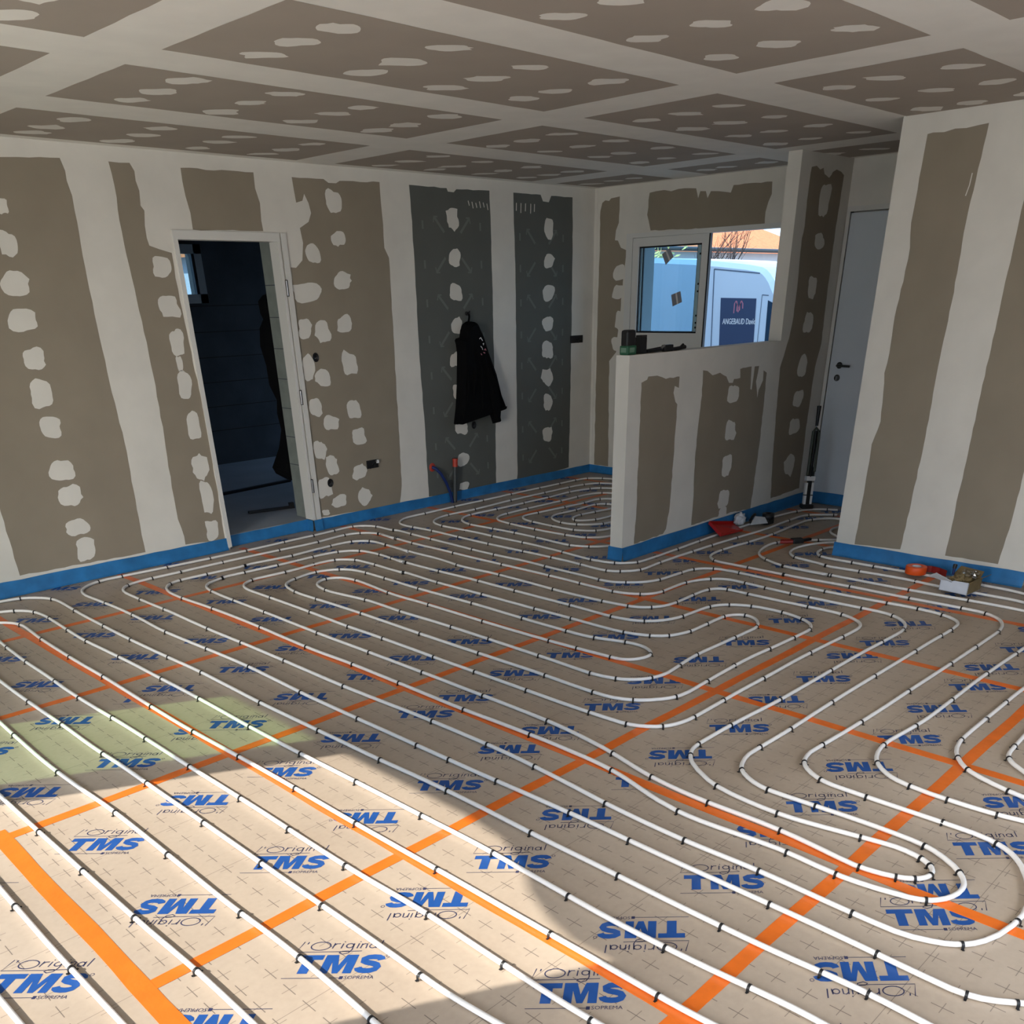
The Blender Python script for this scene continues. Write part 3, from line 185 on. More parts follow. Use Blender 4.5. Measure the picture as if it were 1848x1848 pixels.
# ------------------------------------------------------------------ mesh helpers
class MB:
    def __init__(self):
        self.v = []; self.f = []; self.m = []; self.sm = []; self.mats = []
    def mi(self, m):
        if m not in self.mats: self.mats.append(m)
        return self.mats.index(m)
    def face(self, pts, m, smooth=False):
        i = len(self.v); self.v += [tuple(p) for p in pts]; self.f.append(tuple(range(i, i + len(pts)))); self.m.append(self.mi(m)); self.sm.append(smooth)
    def raw(self, vs, fs, m, smooth=False):
        i = len(self.v); self.v += [tuple(p) for p in vs]; k = self.mi(m)
        for f in fs: self.f.append(tuple(i + q for q in f)); self.m.append(k); self.sm.append(smooth)
    def box(self, x0, x1, y0, y1, z0, z1, m, xf=None):
        vs = [Vector((x, y, z)) for z in (z0, z1) for y in (y0, y1) for x in (x0, x1)]
        if xf: vs = [xf @ p for p in vs]
        self.raw(vs, [(0, 2, 3, 1), (4, 5, 7, 6), (0, 1, 5, 4), (2, 6, 7, 3), (0, 4, 6, 2), (1, 3, 7, 5)], m)
    def bbox(self, x0, x1, y0, y1, z0, z1, m, r=0.004, xf=None):      # box with chamfered edges
        bm = bmesh.new(); bmesh.ops.create_cube(bm, size=1.0)
        for p in bm.verts: p.co = Vector(((x0 + x1) / 2 + p.co.x * (x1 - x0), (y0 + y1) / 2 + p.co.y * (y1 - y0), (z0 + z1) / 2 + p.co.z * (z1 - z0)))
        bmesh.ops.bevel(bm, geom=bm.edges[:], offset=r, segments=2, affect='EDGES', profile=0.6)
        self.bm(bm, m, xf)
    def bm(self, bm, m, xf=None, smooth=False):
        bm.verts.ensure_lookup_table(); bm.verts.index_update()
        self.raw([(xf @ p.co if xf else p.co.copy()) for p in bm.verts], [tuple(q.index for q in f.verts) for f in bm.faces], m, smooth); bm.free()
    def tube(self, path, r, m, n=8, caps=True, xf=None):
        P = [Vector(p) for p in path]; rs = r if isinstance(r, (list, tuple)) else [r] * len(P); vs = []; fs = []
        up = Vector((0, 0, 1)); prev = None
        for i, p in enumerate(P):
            t = (P[min(i + 1, len(P) - 1)] - P[max(i - 1, 0)]).normalized()
            a = up.cross(t)
            if a.length < 0.05: a = Vector((1, 0, 0)).cross(t)
            a.normalize()
            if prev is not None and a.dot(prev) < 0: a = -a
            prev = a; b_ = t.cross(a)
            for k in range(n):
                w = 2 * PI * k / n; vs.append(p + (a * math.cos(w) + b_ * math.sin(w)) * rs[i])
        for i in range(len(P) - 1):
            for k in range(n):
                fs.append((i * n + k, i * n + (k + 1) % n, (i + 1) * n + (k + 1) % n, (i + 1) * n + k))
        if xf: vs = [xf @ p for p in vs]
        self.raw(vs, fs, m, True)
        if caps:
            self.face(vs[:n][::-1], m); self.face(vs[-n:], m)
    def lathe(self, prof, m, n=24, xf=None, smooth=True):
        vs = []; fs = []
        for (r, z) in prof:
            for k in range(n):
                w = 2 * PI * k / n; vs.append(Vector((r * math.cos(w), r * math.sin(w), z)))
        for i in range(len(prof) - 1):
            for k in range(n): fs.append((i * n + k, i * n + (k + 1) % n, (i + 1) * n + (k + 1) % n, (i + 1) * n + k))
        if xf: vs = [xf @ p for p in vs]
        self.raw(vs, fs, m, smooth)
    def prism(self, poly, fn, d0, d1, m):     # poly in 2D, fn(a, b, depth) -> point
        lo = [Vector(fn(a, b_, d0)) for a, b_ in poly]; hi = [Vector(fn(a, b_, d1)) for a, b_ in poly]; n = len(poly)
        self.face(lo[::-1], m); self.face(hi, m)
        for i in range(n): self.face([lo[i], lo[(i + 1) % n], hi[(i + 1) % n], hi[i]], m)
    def build(self, name, parent=None, kind=None, loc=None):
        me = bpy.data.meshes.new(name); me.from_pydata(self.v, [], self.f)
        for m in self.mats: me.materials.append(M[m])
        me.polygons.foreach_set('material_index', self.m); me.polygons.foreach_set('use_smooth', self.sm); me.update()
        o = bpy.data.objects.new(name, me); COL.objects.link(o)
        if parent: o.parent = parent
        if kind: o['kind'] = kind
        return o
def tag(o, label, cat, group=None):
    o['label'] = label; o['category'] = cat
    if group: o['group'] = group
    return o
def thing(name, label, cat, loc=(0, 0, 0), rz=0.0, group=None):
    o = bpy.data.objects.new(name, None); COL.objects.link(o); o.empty_display_size = 0.05
    o.location = loc; o.rotation_euler = (0, 0, rz)
    return tag(o, label, cat, group)
def fix(root):        # parts were modelled in room coordinates: keep them there under a placed root
    inv = Matrix.LocRotScale(root.location, root.rotation_euler, None).inverted()
    for c in root.children: c.matrix_parent_inverse = inv
def jag(poly, amp=0.005, step=0.05, seed=1):
    rnd = random.Random(seed); out = []; n = len(poly)
    for i in range(n):
        a = poly[i]; b_ = poly[(i + 1) % n]; L = math.hypot(b_[0] - a[0], b_[1] - a[1]); k = max(1, int(L / step))
        nx, ny = (-(b_[1] - a[1]) / (L + 1e-9), (b_[0] - a[0]) / (L + 1e-9))
        for j in range(k):
            t = j / k; w = rnd.uniform(-amp, amp) if j else 0
            out.append((a[0] + (b_[0] - a[0]) * t + nx * w, a[1] + (b_[1] - a[1]) * t + ny * w))
    return out
def blob(cx, cy, w, h, seed, n=22):
    rnd = random.Random(seed); ph = [rnd.uniform(0, 6.28) for _ in range(4)]; am = [0.10, 0.07, 0.05, 0.04]; sq = rnd.uniform(2.2, 3.6)
    pts = []
    for k in range(n):
        a = 2 * PI * k / n; c, s = math.cos(a), math.sin(a)
        r = (abs(c) ** sq + abs(s) ** sq) ** (-1 / sq)
        r *= 0.93 + sum(am[q] * math.sin((q + 2) * a + ph[q]) for q in range(4)) * 0.8 + rnd.uniform(-0.04, 0.04)
        if rnd.random() < 0.06: r *= 1.18
        pts.append((cx + w / 2 * r * c, cy + h / 2 * r * s))
    return pts
def mm(l): return [(a / 1000.0, b_ / 1000.0) for a, b_ in l]

# ------------------------------------------------------------------ room dimensions
VL, UW, UR, H = 6.705, 8.039, 6.410, 2.617           # left wall, window wall, right wall, ceiling
UH, VHF, VHN, UC, ZT = 5.254, 4.167, 4.055, 7.220, 1.371   # low partition
U0, U0I, VN = -0.80, -0.60, -1.20                     # patio wall outside/inside, wall behind the photographer
DX0, DX1, DZ = 3.540, 4.385, 2.150                    # doorway to the garage
WY0, WY1, WZ0, WZ1 = 4.33, 6.29, 1.18, 2.225          # kitchen window

fl = lambda m_, pts, z, mt: m_.face([(a, b_, z) for a, b_ in pts], mt)
def on_v(m_, pts, v, mt):      # polygon on a wall that faces -v (u right, z up)
    pts = pts if area(pts) > 0 else pts[::-1]
    m_.face([(a, v, b_) for a, b_ in pts], mt)
def on_u(m_, pts, u, mt):      # polygon on a wall that faces -u
    pts = pts if area(pts) < 0 else pts[::-1]
    m_.face([(u, a, b_) for a, b_ in pts], mt)
def area(p):
    return sum(p[i][0] * p[(i + 1) % len(p)][1] - p[(i + 1) % len(p)][0] * p[i][1] for i in range(len(p))) / 2

# ------------------------------------------------------------------ floor with printed panels
fm = MB()
fm.box(U0I, UW, VN, VL, -0.06, 0.0, 'floor')
fm.box(DX0, DX1, VL, 6.79, -0.06, 0.0, 'floor')

def ribbon(pts, w):      # polyline to a flat strip (2D quads)
    q = []
    n = len(pts)
    L = []; Rr = []
    for i, p in enumerate(pts):
        a = pts[max(i - 1, 0)]; b_ = pts[min(i + 1, n - 1)]; dx, dy = b_[0] - a[0], b_[1] - a[1]; l = math.hypot(dx, dy) + 1e-9
        L.append((p[0] - dy / l * w / 2, p[1] + dx / l * w / 2)); Rr.append((p[0] + dy / l * w / 2, p[1] - dx / l * w / 2))
    for i in range(n - 1): q.append([Rr[i], Rr[i + 1], L[i + 1], L[i]])
    return q
def text_faces(body, size, align='LEFT'):
    cu = bpy.data.curves.new('txt', 'FONT'); cu.body = body; cu.size = size; cu.align_x = align; cu.resolution_u = 2
    o = bpy.data.objects.new('txt', cu); COL.objects.link(o)
    dg = bpy.context.evaluated_depsgraph_get(); me = o.evaluated_get(dg).to_mesh()
    fs = [[(me.vertices[i].co.x, me.vertices[i].co.y) for i in p.vertices] for p in me.polygons]
    bpy.data.objects.remove(o); bpy.data.curves.remove(cu)
    return fs
def logo_faces():
    big = []; thin = []
    k = 0.085
    big.append([(0.0, 0.74), (0.98, 0.74), (0.98, 1.0), (0.0, 1.0)]); big.append([(0.31, 0), (0.67, 0), (0.67, 0.74), (0.31, 0.74)])
    mo = [(1.06, 0), (1.37, 0), (1.37, .62), (1.54, 0), (1.74, 0), (1.90, .62), (1.90, 0), (2.21, 0), (2.21, 1), (1.79, 1), (1.64, .42), (1.49, 1), (1.06, 1)]
    big += [[mo[q] for q in (0, 1, 2, 11, 12)], [mo[q] for q in (2, 3, 10, 11)], [mo[q] for q in (3, 4, 10)], [mo[q] for q in (4, 5, 9, 10)], [mo[q] for q in (5, 6, 7, 8, 9)]]
    sc = [(.80, .70), (.77, .79), (.66, .86), (.47, .875), (.29, .85), (.17, .77), (.19, .65), (.33, .57), (.52, .52), (.68, .45), (.75, .33), (.70, .21), (.56, .14), (.40, .125), (.22, .15), (.11, .22), (.08, .31)]
    big += ribbon([(2.30 + a, b_) for a, b_ in sc], 0.265)
    big = [[(x * k, y * k) for x, y in f] for f in big]
    w = 0.0036
    E = lambda cx, cy, rx, ry, a0, a1, n=14: [(cx + rx * math.cos(a0 + (a1 - a0) * i / n), cy + ry * math.sin(a0 + (a1 - a0) * i / n)) for i in range(n + 1)]
    thin += ribbon([(-.002, .150), (-.012, .100), (.11, .100), (.19, .103)], w * .8)
    thin += ribbon([(.012, .148), (.010, .138)], w)
    thin += ribbon(E(.055, .128, .030, .020, 0, 2 * PI, 20), w)
    thin += ribbon([(.096, .142), (.094, .116)], w) + ribbon([(.095, .130), (.102, .139), (.113, .139)], w)
    thin += ribbon([(.122, .140), (.121, .116)], w) + ribbon([(.124, .150), (.124, .146)], w)
    thin += ribbon(E(.145, .129, .011, .010, 0, 2 * PI), w) + ribbon([(.156, .140), (.157, .110), (.150, .094), (.134, .088), (.122, .095), (.130, .102), (.150, .103)], w)
    thin += ribbon([(.171, .140), (.170, .116)], w) + ribbon([(.173, .150), (.173, .146)], w)
    thin += ribbon([(.182, .139), (.181, .116)], w) + ribbon([(.182, .131), (.189, .139), (.197, .137), (.198, .116)], w)
    thin += ribbon(E(.217, .127, .010, .010, 0, 2 * PI), w) + ribbon([(.227, .139), (.229, .116)], w)
    thin += ribbon([(.243, .154), (.241, .116)], w)
    thin += ribbon(E(.279, .078, .006, .006, 0, 2 * PI, 8), .002)
    thin += ribbon([(-.012, -.020), (.160, -.020)], .0026)
    thin += [[(.160, -.026), (.171, -.026), (.171, -.013), (.160, -.013)]]
    thin += [[(x + .174, y - .0255) for x, y in f] for f in text_faces('SOPREMA', 0.0205)]
    sh = 0.16
    tr = lambda f: [(x + y * sh - .1325 - .0425 * sh, y - .0425) for x, y in f]
    return [tr(f) for f in big], [tr(f) for f in thin]
BIG, THIN = logo_faces()
def clip_poly(f, x0, x1, y0, y1):
    for ax, lim, sg in ((0, x0, 1), (0, x1, -1), (1, y0, 1), (1, y1, -1)):
        o = []
        for i in range(len(f)):
            a, b_ = f[i], f[(i + 1) % len(f)]; da, db = sg * (a[ax] - lim), sg * (b_[ax] - lim)
            if da >= 0: o.append(a)
            if (da >= 0) != (db >= 0):
                t = da / (da - db); o.append((a[0] + (b_[0] - a[0]) * t, a[1] + (b_[1] - a[1]) * t))
        f = o
        if len(f) < 3: return None
    return f
PHASE = {(0, 0): .47, (1, 0): .218, (2, 0): .702, (3, 0): .496, (4, 0): .203, (-1, 1): .41, (0, 1): .279, (1, 1): .048, (2, 1): .107, (3, 1): .305, (4, 1): .62,
         (0, 2): .236, (1, 2): .571, (2, 2): .29, (3, 2): .69, (0, 3): .73, (1, 3): .27, (2, 3): .15, (1, -1): .093, (2, -1): .434, (0, -1): .31}
rnd = random.Random(3)
for k in range(-1, 8):
    for j in range(-2, 5):
        ph = PHASE.get((k, j), rnd.uniform(0, .8)); x0 = .62 + 1.0025 * k; y0 = .971 + 1.2 * j
        if k == -1 and j < 0: continue
        for row, vv in ((0, .285), (1, .900)):
            for n in range(-3, 4):
                lu = ph + .4 * n
                if lu < -.08 or lu > 1.08: continue
                down = (n % 2 == 0) ^ (row == 1)
                cx, cy = x0 + lu - (.008 if not down else 0), y0 + vv + (.022 if down else -.020)
                a = math.radians(-46 + (180 if down else 0)); ca, sa = math.cos(a), math.sin(a)
                if cx < U0I or cx > UW or cy > VL - .02: continue
                far = cx * .612 + cy * .614 > 5.6
                for fs, mt in ((BIG, 'ink'), (THIN, 'thin')):
                    for f in (fs if not (far and mt == 'thin') else fs[:-60 if len(fs) > 120 else None]):
                        q = [(cx + x * ca - y * sa, cy + x * sa + y * ca) for x, y in f]
                        q = clip_poly(q, x0 + .004, x0 + .9985, y0 + .004, min(y0 + 1.196, VL))
                        if q and len(q) >= 3: fl(fm, q if area(q) > 0 else q[::-1], .0005, mt)
floor = fm.build('floor', kind='structure')
def tape_strip(p0, p1, w, z, seed):
    t = MB(); n = max(2, int(math.dist(p0, p1) / .12)); rr = random.Random(seed)
    dx, dy = (p1[0] - p0[0]), (p1[1] - p0[1]); L = math.hypot(dx, dy); nx, ny = -dy / L, dx / L
    pts = []
    for i in range(n + 1):
        s = i / n; a = (p0[0] + dx * s, p0[1] + dy * s); d = .002 * math.sin(i * .9 + seed); h = w / 2 + rr.uniform(-.0012, .0012)
        pts.append(((a[0] + nx * (d - h), a[1] + ny * (d - h)), (a[0] + nx * (d + h), a[1] + ny * (d + h))))
    for i in range(n):
        (a, b_), (c, d) = pts[i], pts[i + 1]
        t.face([(*a, z), (*c, z), (*d, z), (*b_, z)], 'tape')
        t.face([(*a, .0002), (*c, .0002), (*c, z), (*a, z)], 'tape'); t.face([(*d, .0002), (*b_, .0002), (*b_, z), (*d, z)], 'tape')
    return t.build('joint_tape', parent=floor)
us = list(TAPE_V) + [5.632, 6.635, 7.637]; vs_ = list(TAPE_U) + [-.229]
for i, u in enumerate(us):
    v0 = 0.0 if u < 3 else -1.1
    v1 = {0: 3.40}.get(i, 6.68 if u < 5 or u > 5.3 else 6.68)
    if i == 0: tape_strip((.645, 3.44), (.612, 1.1), .062, .0016, 1)
    elif u > UH and u < UC:      # stops either side of the low partition
        tape_strip((u, v0), (u, VHN - .02), .05, .0014, i); tape_strip((u, VHF + .02), (u, v1), .05, .0014, i)
    else: tape_strip((u, v0), (u, v1), .05, .0014, i)
for i, v in enumerate(vs_):
    tape_strip((.60 if v < 3.6 else -.3, v), (UW - .03 if not (1.5 < v < 3.0) else UR - .02, v), .05, .0011, 20 + i)

# ------------------------------------------------------------------ ceiling
c = MB(); c.box(U0, 8.37, VN - .2, 7.0, H, H + .13, 'ceilfiller')
ub = [(-.25, 1.975), (2.285, 4.535), (4.875, 7.02), (7.35, 7.96)]
vb = [(-.42, .51), (.82, 1.729), (2.03, 2.938), (3.262, 4.165), (4.491, 5.352), (5.728, 6.60)]
sd = 0
for iu, (a0, a1) in enumerate(ub):
    for (b0, b1) in vb:
        sd += 1
        pl = jag([(a0, b0), (a1, b0), (a1, b1), (a0, b1)], .003, .12, sd)
        c.face([(x, y, H - .0006) for x, y in pl][::-1], 'ceilboard')
        rows = [a0 + .355 + .515 * q for q in range(4)] if a1 - a0 > 1.5 else [a0 + .3]
        cv = (b0 + b1) / 2
        for u in rows:
            for q, dv in enumerate((.29, .02, -.28)):
                sd += 1; rr = random.Random(sd * 7)
                pl = blob(u + rr.uniform(-.02, .02), cv + dv + rr.uniform(-.035, .035), .185 * rr.uniform(.85, 1.2), .132 * rr.uniform(.8, 1.25), sd)
                cx_ = sum(p[0] for p in pl) / len(pl); cy_ = sum(p[1] for p in pl) / len(pl); an = math.radians(-42)
                pl = [(cx_ + (x - cx_) * math.cos(an) - (y - cy_) * math.sin(an), cy_ + (x - cx_) * math.sin(an) + (y - cy_) * math.cos(an)) for x, y in pl]
                c.face([(x, y, H - .0012) for x, y in pl][::-1], 'ceilfiller')
c.build('ceiling', kind='structure')

# ------------------------------------------------------------------ left wall (doorway to the garage)
w = MB(); t = .29
w.box(U0, DX0, VL, VL + t, -.06, H, 'filler'); w.box(DX1, 8.37, VL, VL + t, -.06, H, 'filler'); w.box(DX0, DX1, VL, VL + t, DZ, H, 'filler')
w.face([(DX1 - .001, VL + .10, 0), (DX1 - .001, VL + .10, DZ), (DX1 - .001, VL + t, DZ), (DX1 - .001, VL + t, 0)], 'block')
w.face([(DX0 + .001, VL + .10, 0), (DX0 + .001, VL + t, 0), (DX0 + .001, VL + t, DZ), (DX0 + .001, VL + .10, DZ)], 'block')
w.face([(DX0, VL + .10, DZ - .001), (DX1, VL + .10, DZ - .001), (DX1, VL + t, DZ - .001), (DX0, VL + t, DZ - .001)], 'block')
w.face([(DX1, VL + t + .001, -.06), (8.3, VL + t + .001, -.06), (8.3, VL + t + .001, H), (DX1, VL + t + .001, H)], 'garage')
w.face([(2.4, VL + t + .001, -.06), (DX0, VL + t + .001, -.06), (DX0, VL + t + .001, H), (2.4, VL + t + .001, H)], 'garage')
for z in (.52, .74, .96, 1.18, 1.40, 1.62, 1.84):        # bed joints of the blockwork in the reveal
    w.box(DX1 - .0015, DX1, VL + .10, VL + t, z, z + .006, 'garage')
for i, b_ in enumerate(LEFT_BOARDS): on_v(w, jag(mm(b_), .004, .06, i), VL - .0006, 'board')
for u in (-.35, .95):
    on_v(w, jag([(u, .06), (u + .8, .06), (u + .8, 2.48), (u, 2.48)], .004, .06, int(u * 10) + 50), VL - .0006, 'board')
for i, b_ in enumerate(LEFT_GREEN): on_v(w, jag(mm(b_), .003, .06, i + 9), VL - .0006, 'green')
for i, (a, b_, ww, hh) in enumerate(LEFT_DABS): on_v(w, blob(a / 1000, b_ / 1000, ww / 1000, hh / 1000, i + 100), VL - .0014, 'filler')
# faint printed arrows on the green boards
for (uc, zs) in ((6.13, (2.265, 1.98, 1.69, 1.41, 1.12, .83, .52, .27)), (7.27, (2.20, 1.95, 1.67, 1.40, 1.13, .86, .55, .28))):
    for q, z in enumerate(zs):
        for sg in (-1, 1):
            d = 1 if q % 2 == 0 else -1
            pts = [(uc + sg * .20, z + d * .055), (uc + sg * .095, z - d * .05)]
            for f in ribbon(pts, .022) + ribbon([(uc + sg * .215, z + d * .02), (uc + sg * .205, z + d * .062), (uc + sg * .165, z + d * .06)], .012): on_v(w, f, VL - .0010, 'greenmark')
            eo = .335 if uc < 7 else .30
            on_v(w, [(uc + sg * eo - .010, z - .03), (uc + sg * eo + .010, z - .03), (uc + sg * eo + .010, z + .03), (uc + sg * eo - .010, z + .03)], VL - .0010, 'greenmark')
for q in range(9):     # brushed filler over the top of the boards
    u = 6.33 + q * .045; z = 2.452 - (q % 3) * .006
    for f in ribbon([(u, z), (u + .012, z - .035 - .012 * (q % 2))], .009): on_v(w, f, VL - .0012, 'filler')
for q, u in enumerate((6.93, 6.99, 7.05, 7.12, 7.17)):
    for f in ribbon([(u, 2.46), (u - .004, 2.40 - .015 * (q % 2))], .010): on_v(w, f, VL - .0012, 'filler')
w.build('wall_left', kind='structure')

# door lining of the garage doorway
d = MB(); y0, y1 = VL - .014, VL + .10
d.box(3.519, 3.552, y0, y1, .02, 2.175, 'doorframe')
d.box(3.552, 4.374, y0, y1, 2.120, 2.175, 'doorframe')
d.box(4.388, 4.431, y0, y1, .095, 2.175, 'doorframe'); d.box(4.350, 4.374, y0 + .002, y1, .095, 2.120, 'doorframe'); d.box(4.374, 4.388, y0 + .03, y1, .095, 2.175, 'doorframe')
door1 = d.build('door_1', kind='structure')
for z in (1.819, 1.056, .372):
    hb = MB(); hb.box(4.372, 4.392, y0 - .004, y0 + .02, z - .055, z + .055, 'darkmetal'); hb.tube([(4.380, y0 - .004, z - .05), (4.380, y0 - .004, z + .05)], .006, 'steel'); hb.build('hinge', parent=door1)

# ------------------------------------------------------------------ garage behind the doorway
g = MB(); g.box(DX0, DX1, 6.79, VL + t, -.06, .09, 'gfloor'); g.box(2.4, 8.3, VL + t, 10.4, -.06, .09, 'gfloor'); g.build('floor_garage', kind='structure')
g = MB(); gx0, gx1, gz0, gz1 = 3.2, 5.57, 1.73, 2.27  # window widened on its hidden side to let in more sky
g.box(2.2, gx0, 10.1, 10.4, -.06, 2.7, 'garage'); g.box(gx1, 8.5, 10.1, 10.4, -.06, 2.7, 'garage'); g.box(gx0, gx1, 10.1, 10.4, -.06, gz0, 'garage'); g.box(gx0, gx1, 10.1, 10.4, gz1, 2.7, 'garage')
g.box(2.2, 2.4, VL + t, 10.1, -.06, 2.7, 'garage'); g.box(8.3, 8.5, VL + t, 7.5, -.06, 2.7, 'garage'); g.box(8.3, 8.5, 9.8, 10.1, -.06, 2.7, 'garage'); g.box(8.3, 8.5, 7.5, 9.8, 2.15, 2.7, 'garage')  # wide gap in the side wall is added out of view to light the garage
for k in range(6): g.box(2.4, 8.3, 10.094, 10.1, .45 + k * .25, .458 + k * .25, 'black')
g.build('wall_garage', kind='structure')
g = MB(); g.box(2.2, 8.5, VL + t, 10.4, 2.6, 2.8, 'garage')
for k in range(3): g.box(2.4, 8.3, 7.9 + k * .7, 7.98 + k * .7, 2.50, 2.6, 'garage')
g.build('ceiling_garage', kind='structure')
g = MB(); b0 = .085
g.box(gx0, gx1, 10.05, 10.12, gz1 - b0, gz1, 'greyframe'); g.box(gx0, gx1, 10.05, 10.12, gz0, gz0 + b0, 'greyframe'); g.box(gx0, gx0 + b0, 10.05, 10.12, gz0, gz1, 'greyframe'); g.box(gx1 - b0, gx1, 10.05, 10.12, gz0, gz1, 'greyframe')
g.box(gx1 - b0 - .03, gx1 - b0, 10.055, 10.11, gz0 + b0, gz1 - b0, 'black')
wg = g.build('window_3', kind='structure')
g = MB(); g.box(gx0 + b0, gx1 - b0, 10.08, 10.086, gz0 + b0, gz1 - b0, 'paneC'); g.build('pane', parent=wg)

# ------------------------------------------------------------------ window wall
w = MB(); WX = 8.37
w.box(UW, WX, WY1, VL, -.06, H, 'filler'); w.box(UW, WX, WY0, WY1, -.06, WZ0, 'filler'); w.box(UW, WX, WY0, WY1, WZ1, H, 'filler'); w.box(UW, WX, 4.02, WY0, -.06, H, 'filler')
w.box(UW, WX, 3.02, 4.02, 2.265, H, 'filler'); w.box(UW, WX, VN, 3.02, -.06, H, 'filler'); w.box(UW + .06, WX, 3.02, 4.02, -.06, 2.265, 'filler')
w.box(UW + .08, WX + .002, 6.200, WY1 + .02, WZ0, WZ1, 'reveal')
for i, b_ in enumerate(BACK_BOARDS): on_u(w, jag(mm(b_), .004, .05, i + 30), UW - .0006, 'board')
on_u(w, jag([(4.18, .05), (4.85, .05), (4.85, 1.15), (4.18, 1.15)], .004, .05, 77), UW - .0006, 'board')
for i, (a, b_, ww, hh) in enumerate(BACK_DABS): on_u(w, blob(a / 1000, b_ / 1000, ww / 1000 * 1.1, hh / 1000, i + 300), UW - .0014, 'filler')
w.box(UW - .003, UW + .01, VL - .035, VL, 0, H, 'filler')
w.build('wall_back', kind='structure')

# kitchen window: sliding sash pushed left, right half open
x0, x1 = UW - .012, UW + .075
f = MB()
f.box(x0, x1, 6.215, WY1, WZ0, WZ1, 'pvc'); f.box(x0, x1, WY0, WY0 + .07, WZ0, WZ1, 'pvc'); f.box(x0, x1, WY0 + .07, 6.215, 2.187, WZ1, 'pvc'); f.box(x0, x1, WY0 + .07, 6.215, WZ0, 1.262, 'pvc')
f.box(x0 + .012, x1, 6.200, 6.2155, 1.262, 2.187, 'black')
win = f.build('window_1', kind='structure')
def sash(xa, xb, ya, yb, za, zb, st, name):
    s = MB(); s.box(xa, xb, ya, ya + st, za, zb, 'pvc'); s.box(xa, xb, yb - st, yb, za, zb, 'pvc'); s.box(xa, xb, ya + st, yb - st, zb - st, zb, 'pvc'); s.box(xa, xb, ya + st, yb - st, za, za + .12, 'pvc')
    o = s.build(name, parent=win)
    q = MB(); e = .013; xm = (xa + xb) / 2
    q.box(xm - .004, xm + .008, ya + st, ya + st + e, za + .12, zb - st, 'black'); q.box(xm - .004, xm + .008, yb - st - e, yb - st, za + .12, zb - st, 'black')
    q.box(xm - .004, xm + .008, ya + st, yb - st, zb - st - e, zb - st, 'black'); q.box(xm - .004, xm + .008, ya + st, yb - st, za + .12, za + .12 + e, 'black'); q.build('gasket', parent=o)
    q = MB(); q.box(xm, xm + .004, ya + st, yb - st, za + .12, zb - st, 'paneB'); q.build('pane', parent=o)
    return o
q = MB(); q.box(UW - .004, UW + .03, 5.336, 5.350, 1.262, 2.185, 'black'); q.build('meeting_seal', parent=win)
s1 = sash(UW - .005, UW + .030, 5.350, 6.212, 1.262, 2.185, .072, 'sash')
s2 = sash(UW + .036, UW + .070, 5.420, 6.200, 1.264, 2.185, .070, 'sash')
for pts in (((5.877, 2.042), (5.79, 2.089), (5.741, 2.016), (5.826, 1.953)), ((5.744, 1.705), (5.638, 1.735), (5.612, 1.644), (5.718, 1.608))):
    q = MB(); on_u(q, list(pts), UW + .0115, 'sticker')
    mid = lambda a, b_, k: (a[0] + (b_[0] - a[0]) * k, a[1] + (b_[1] - a[1]) * k)
    on_u(q, [mid(pts[0], pts[1], .45), mid(pts[0], pts[1], .62), mid(pts[3], pts[2], .62), mid(pts[3], pts[2], .45)], UW + .011, 'stickerw'); q.build('sticker', parent=s1)
for z in (2.03, 1.79, 1.73, 1.53, 1.47, 1.43):
    q = MB(); q.box(UW + .008, UW + .016, 5.437, 5.450, z - .008, z + .008, 'black'); q.build('spacer_block', parent=s1)

# white interior door beside the partition
f = MB(); f.box(UW - .010, UW + .06, 4.020, 4.050, .0, 2.297, 'doorframe'); f.box(UW - .010, UW + .06, 3.02, 4.020, 2.262, 2.297, 'doorframe'); f.box(UW - .010, UW + .06, 3.005, 3.03, 0, 2.297, 'doorframe')
door2 = f.build('door_2', kind='structure')
f = MB(); f.box(UW + .004, UW + .044, 3.03, 4.016, .02, 2.252, 'doorleaf'); leaf = f.build('door_leaf', parent=door2)
f = MB(); rx = Matrix.Translation((UW + .004, 3.929, 1.150)) @ Matrix.Rotation(-PI / 2, 4, 'Y')
f.lathe([(0, .010), (.022, .010), (.026, .006), (.026, 0)], 'darkmetal', 20, rx); f.tube([(UW, 3.929, 1.15), (UW - .045, 3.929, 1.15), (UW - .050, 3.915, 1.15), (UW - .050, 3.812, 1.147)], .0095, 'darkmetal'); f.build('door_handle', parent=door2)
f = MB(); f.lathe([(0, .008), (.022, .008), (.026, .004), (.026, 0)], 'darkmetal', 20, Matrix.Translation((UW + .004, 3.936, 1.052)) @ Matrix.Rotation(-PI / 2, 4, 'Y')); f.box(UW - .014, UW - .003, 3.928, 3.942, 1.035, 1.066, 'steel'); f.build('lock', parent=door2)
f = MB(); f.box(UW - .004, UW + .004, 3.40, 3.53, 1.95, 2.02, 'doorleaf'); 

# ------------------------------------------------------------------ low partition and its full-height stub
w = MB(); w.box(UH, UC, VHN, VHF, -.06, ZT, 'filler'); w.box(UC, UW, VHN, VHF, -.06, H, 'filler')
for i, b_ in enumerate(HALF_BOARDS + STUB_BOARDS): on_v(w, jag(mm(b_), .004, .04, i + 40), VHN - .0006, 'board')
for i, (a, b_, ww, hh) in enumerate(HALF_DABS + STUB_DABS): on_v(w, blob(a / 1000, b_ / 1000, ww / 1000, hh / 1000, i + 400), VHN - .0014, 'filler')
w.build('wall_middle', kind='structure')

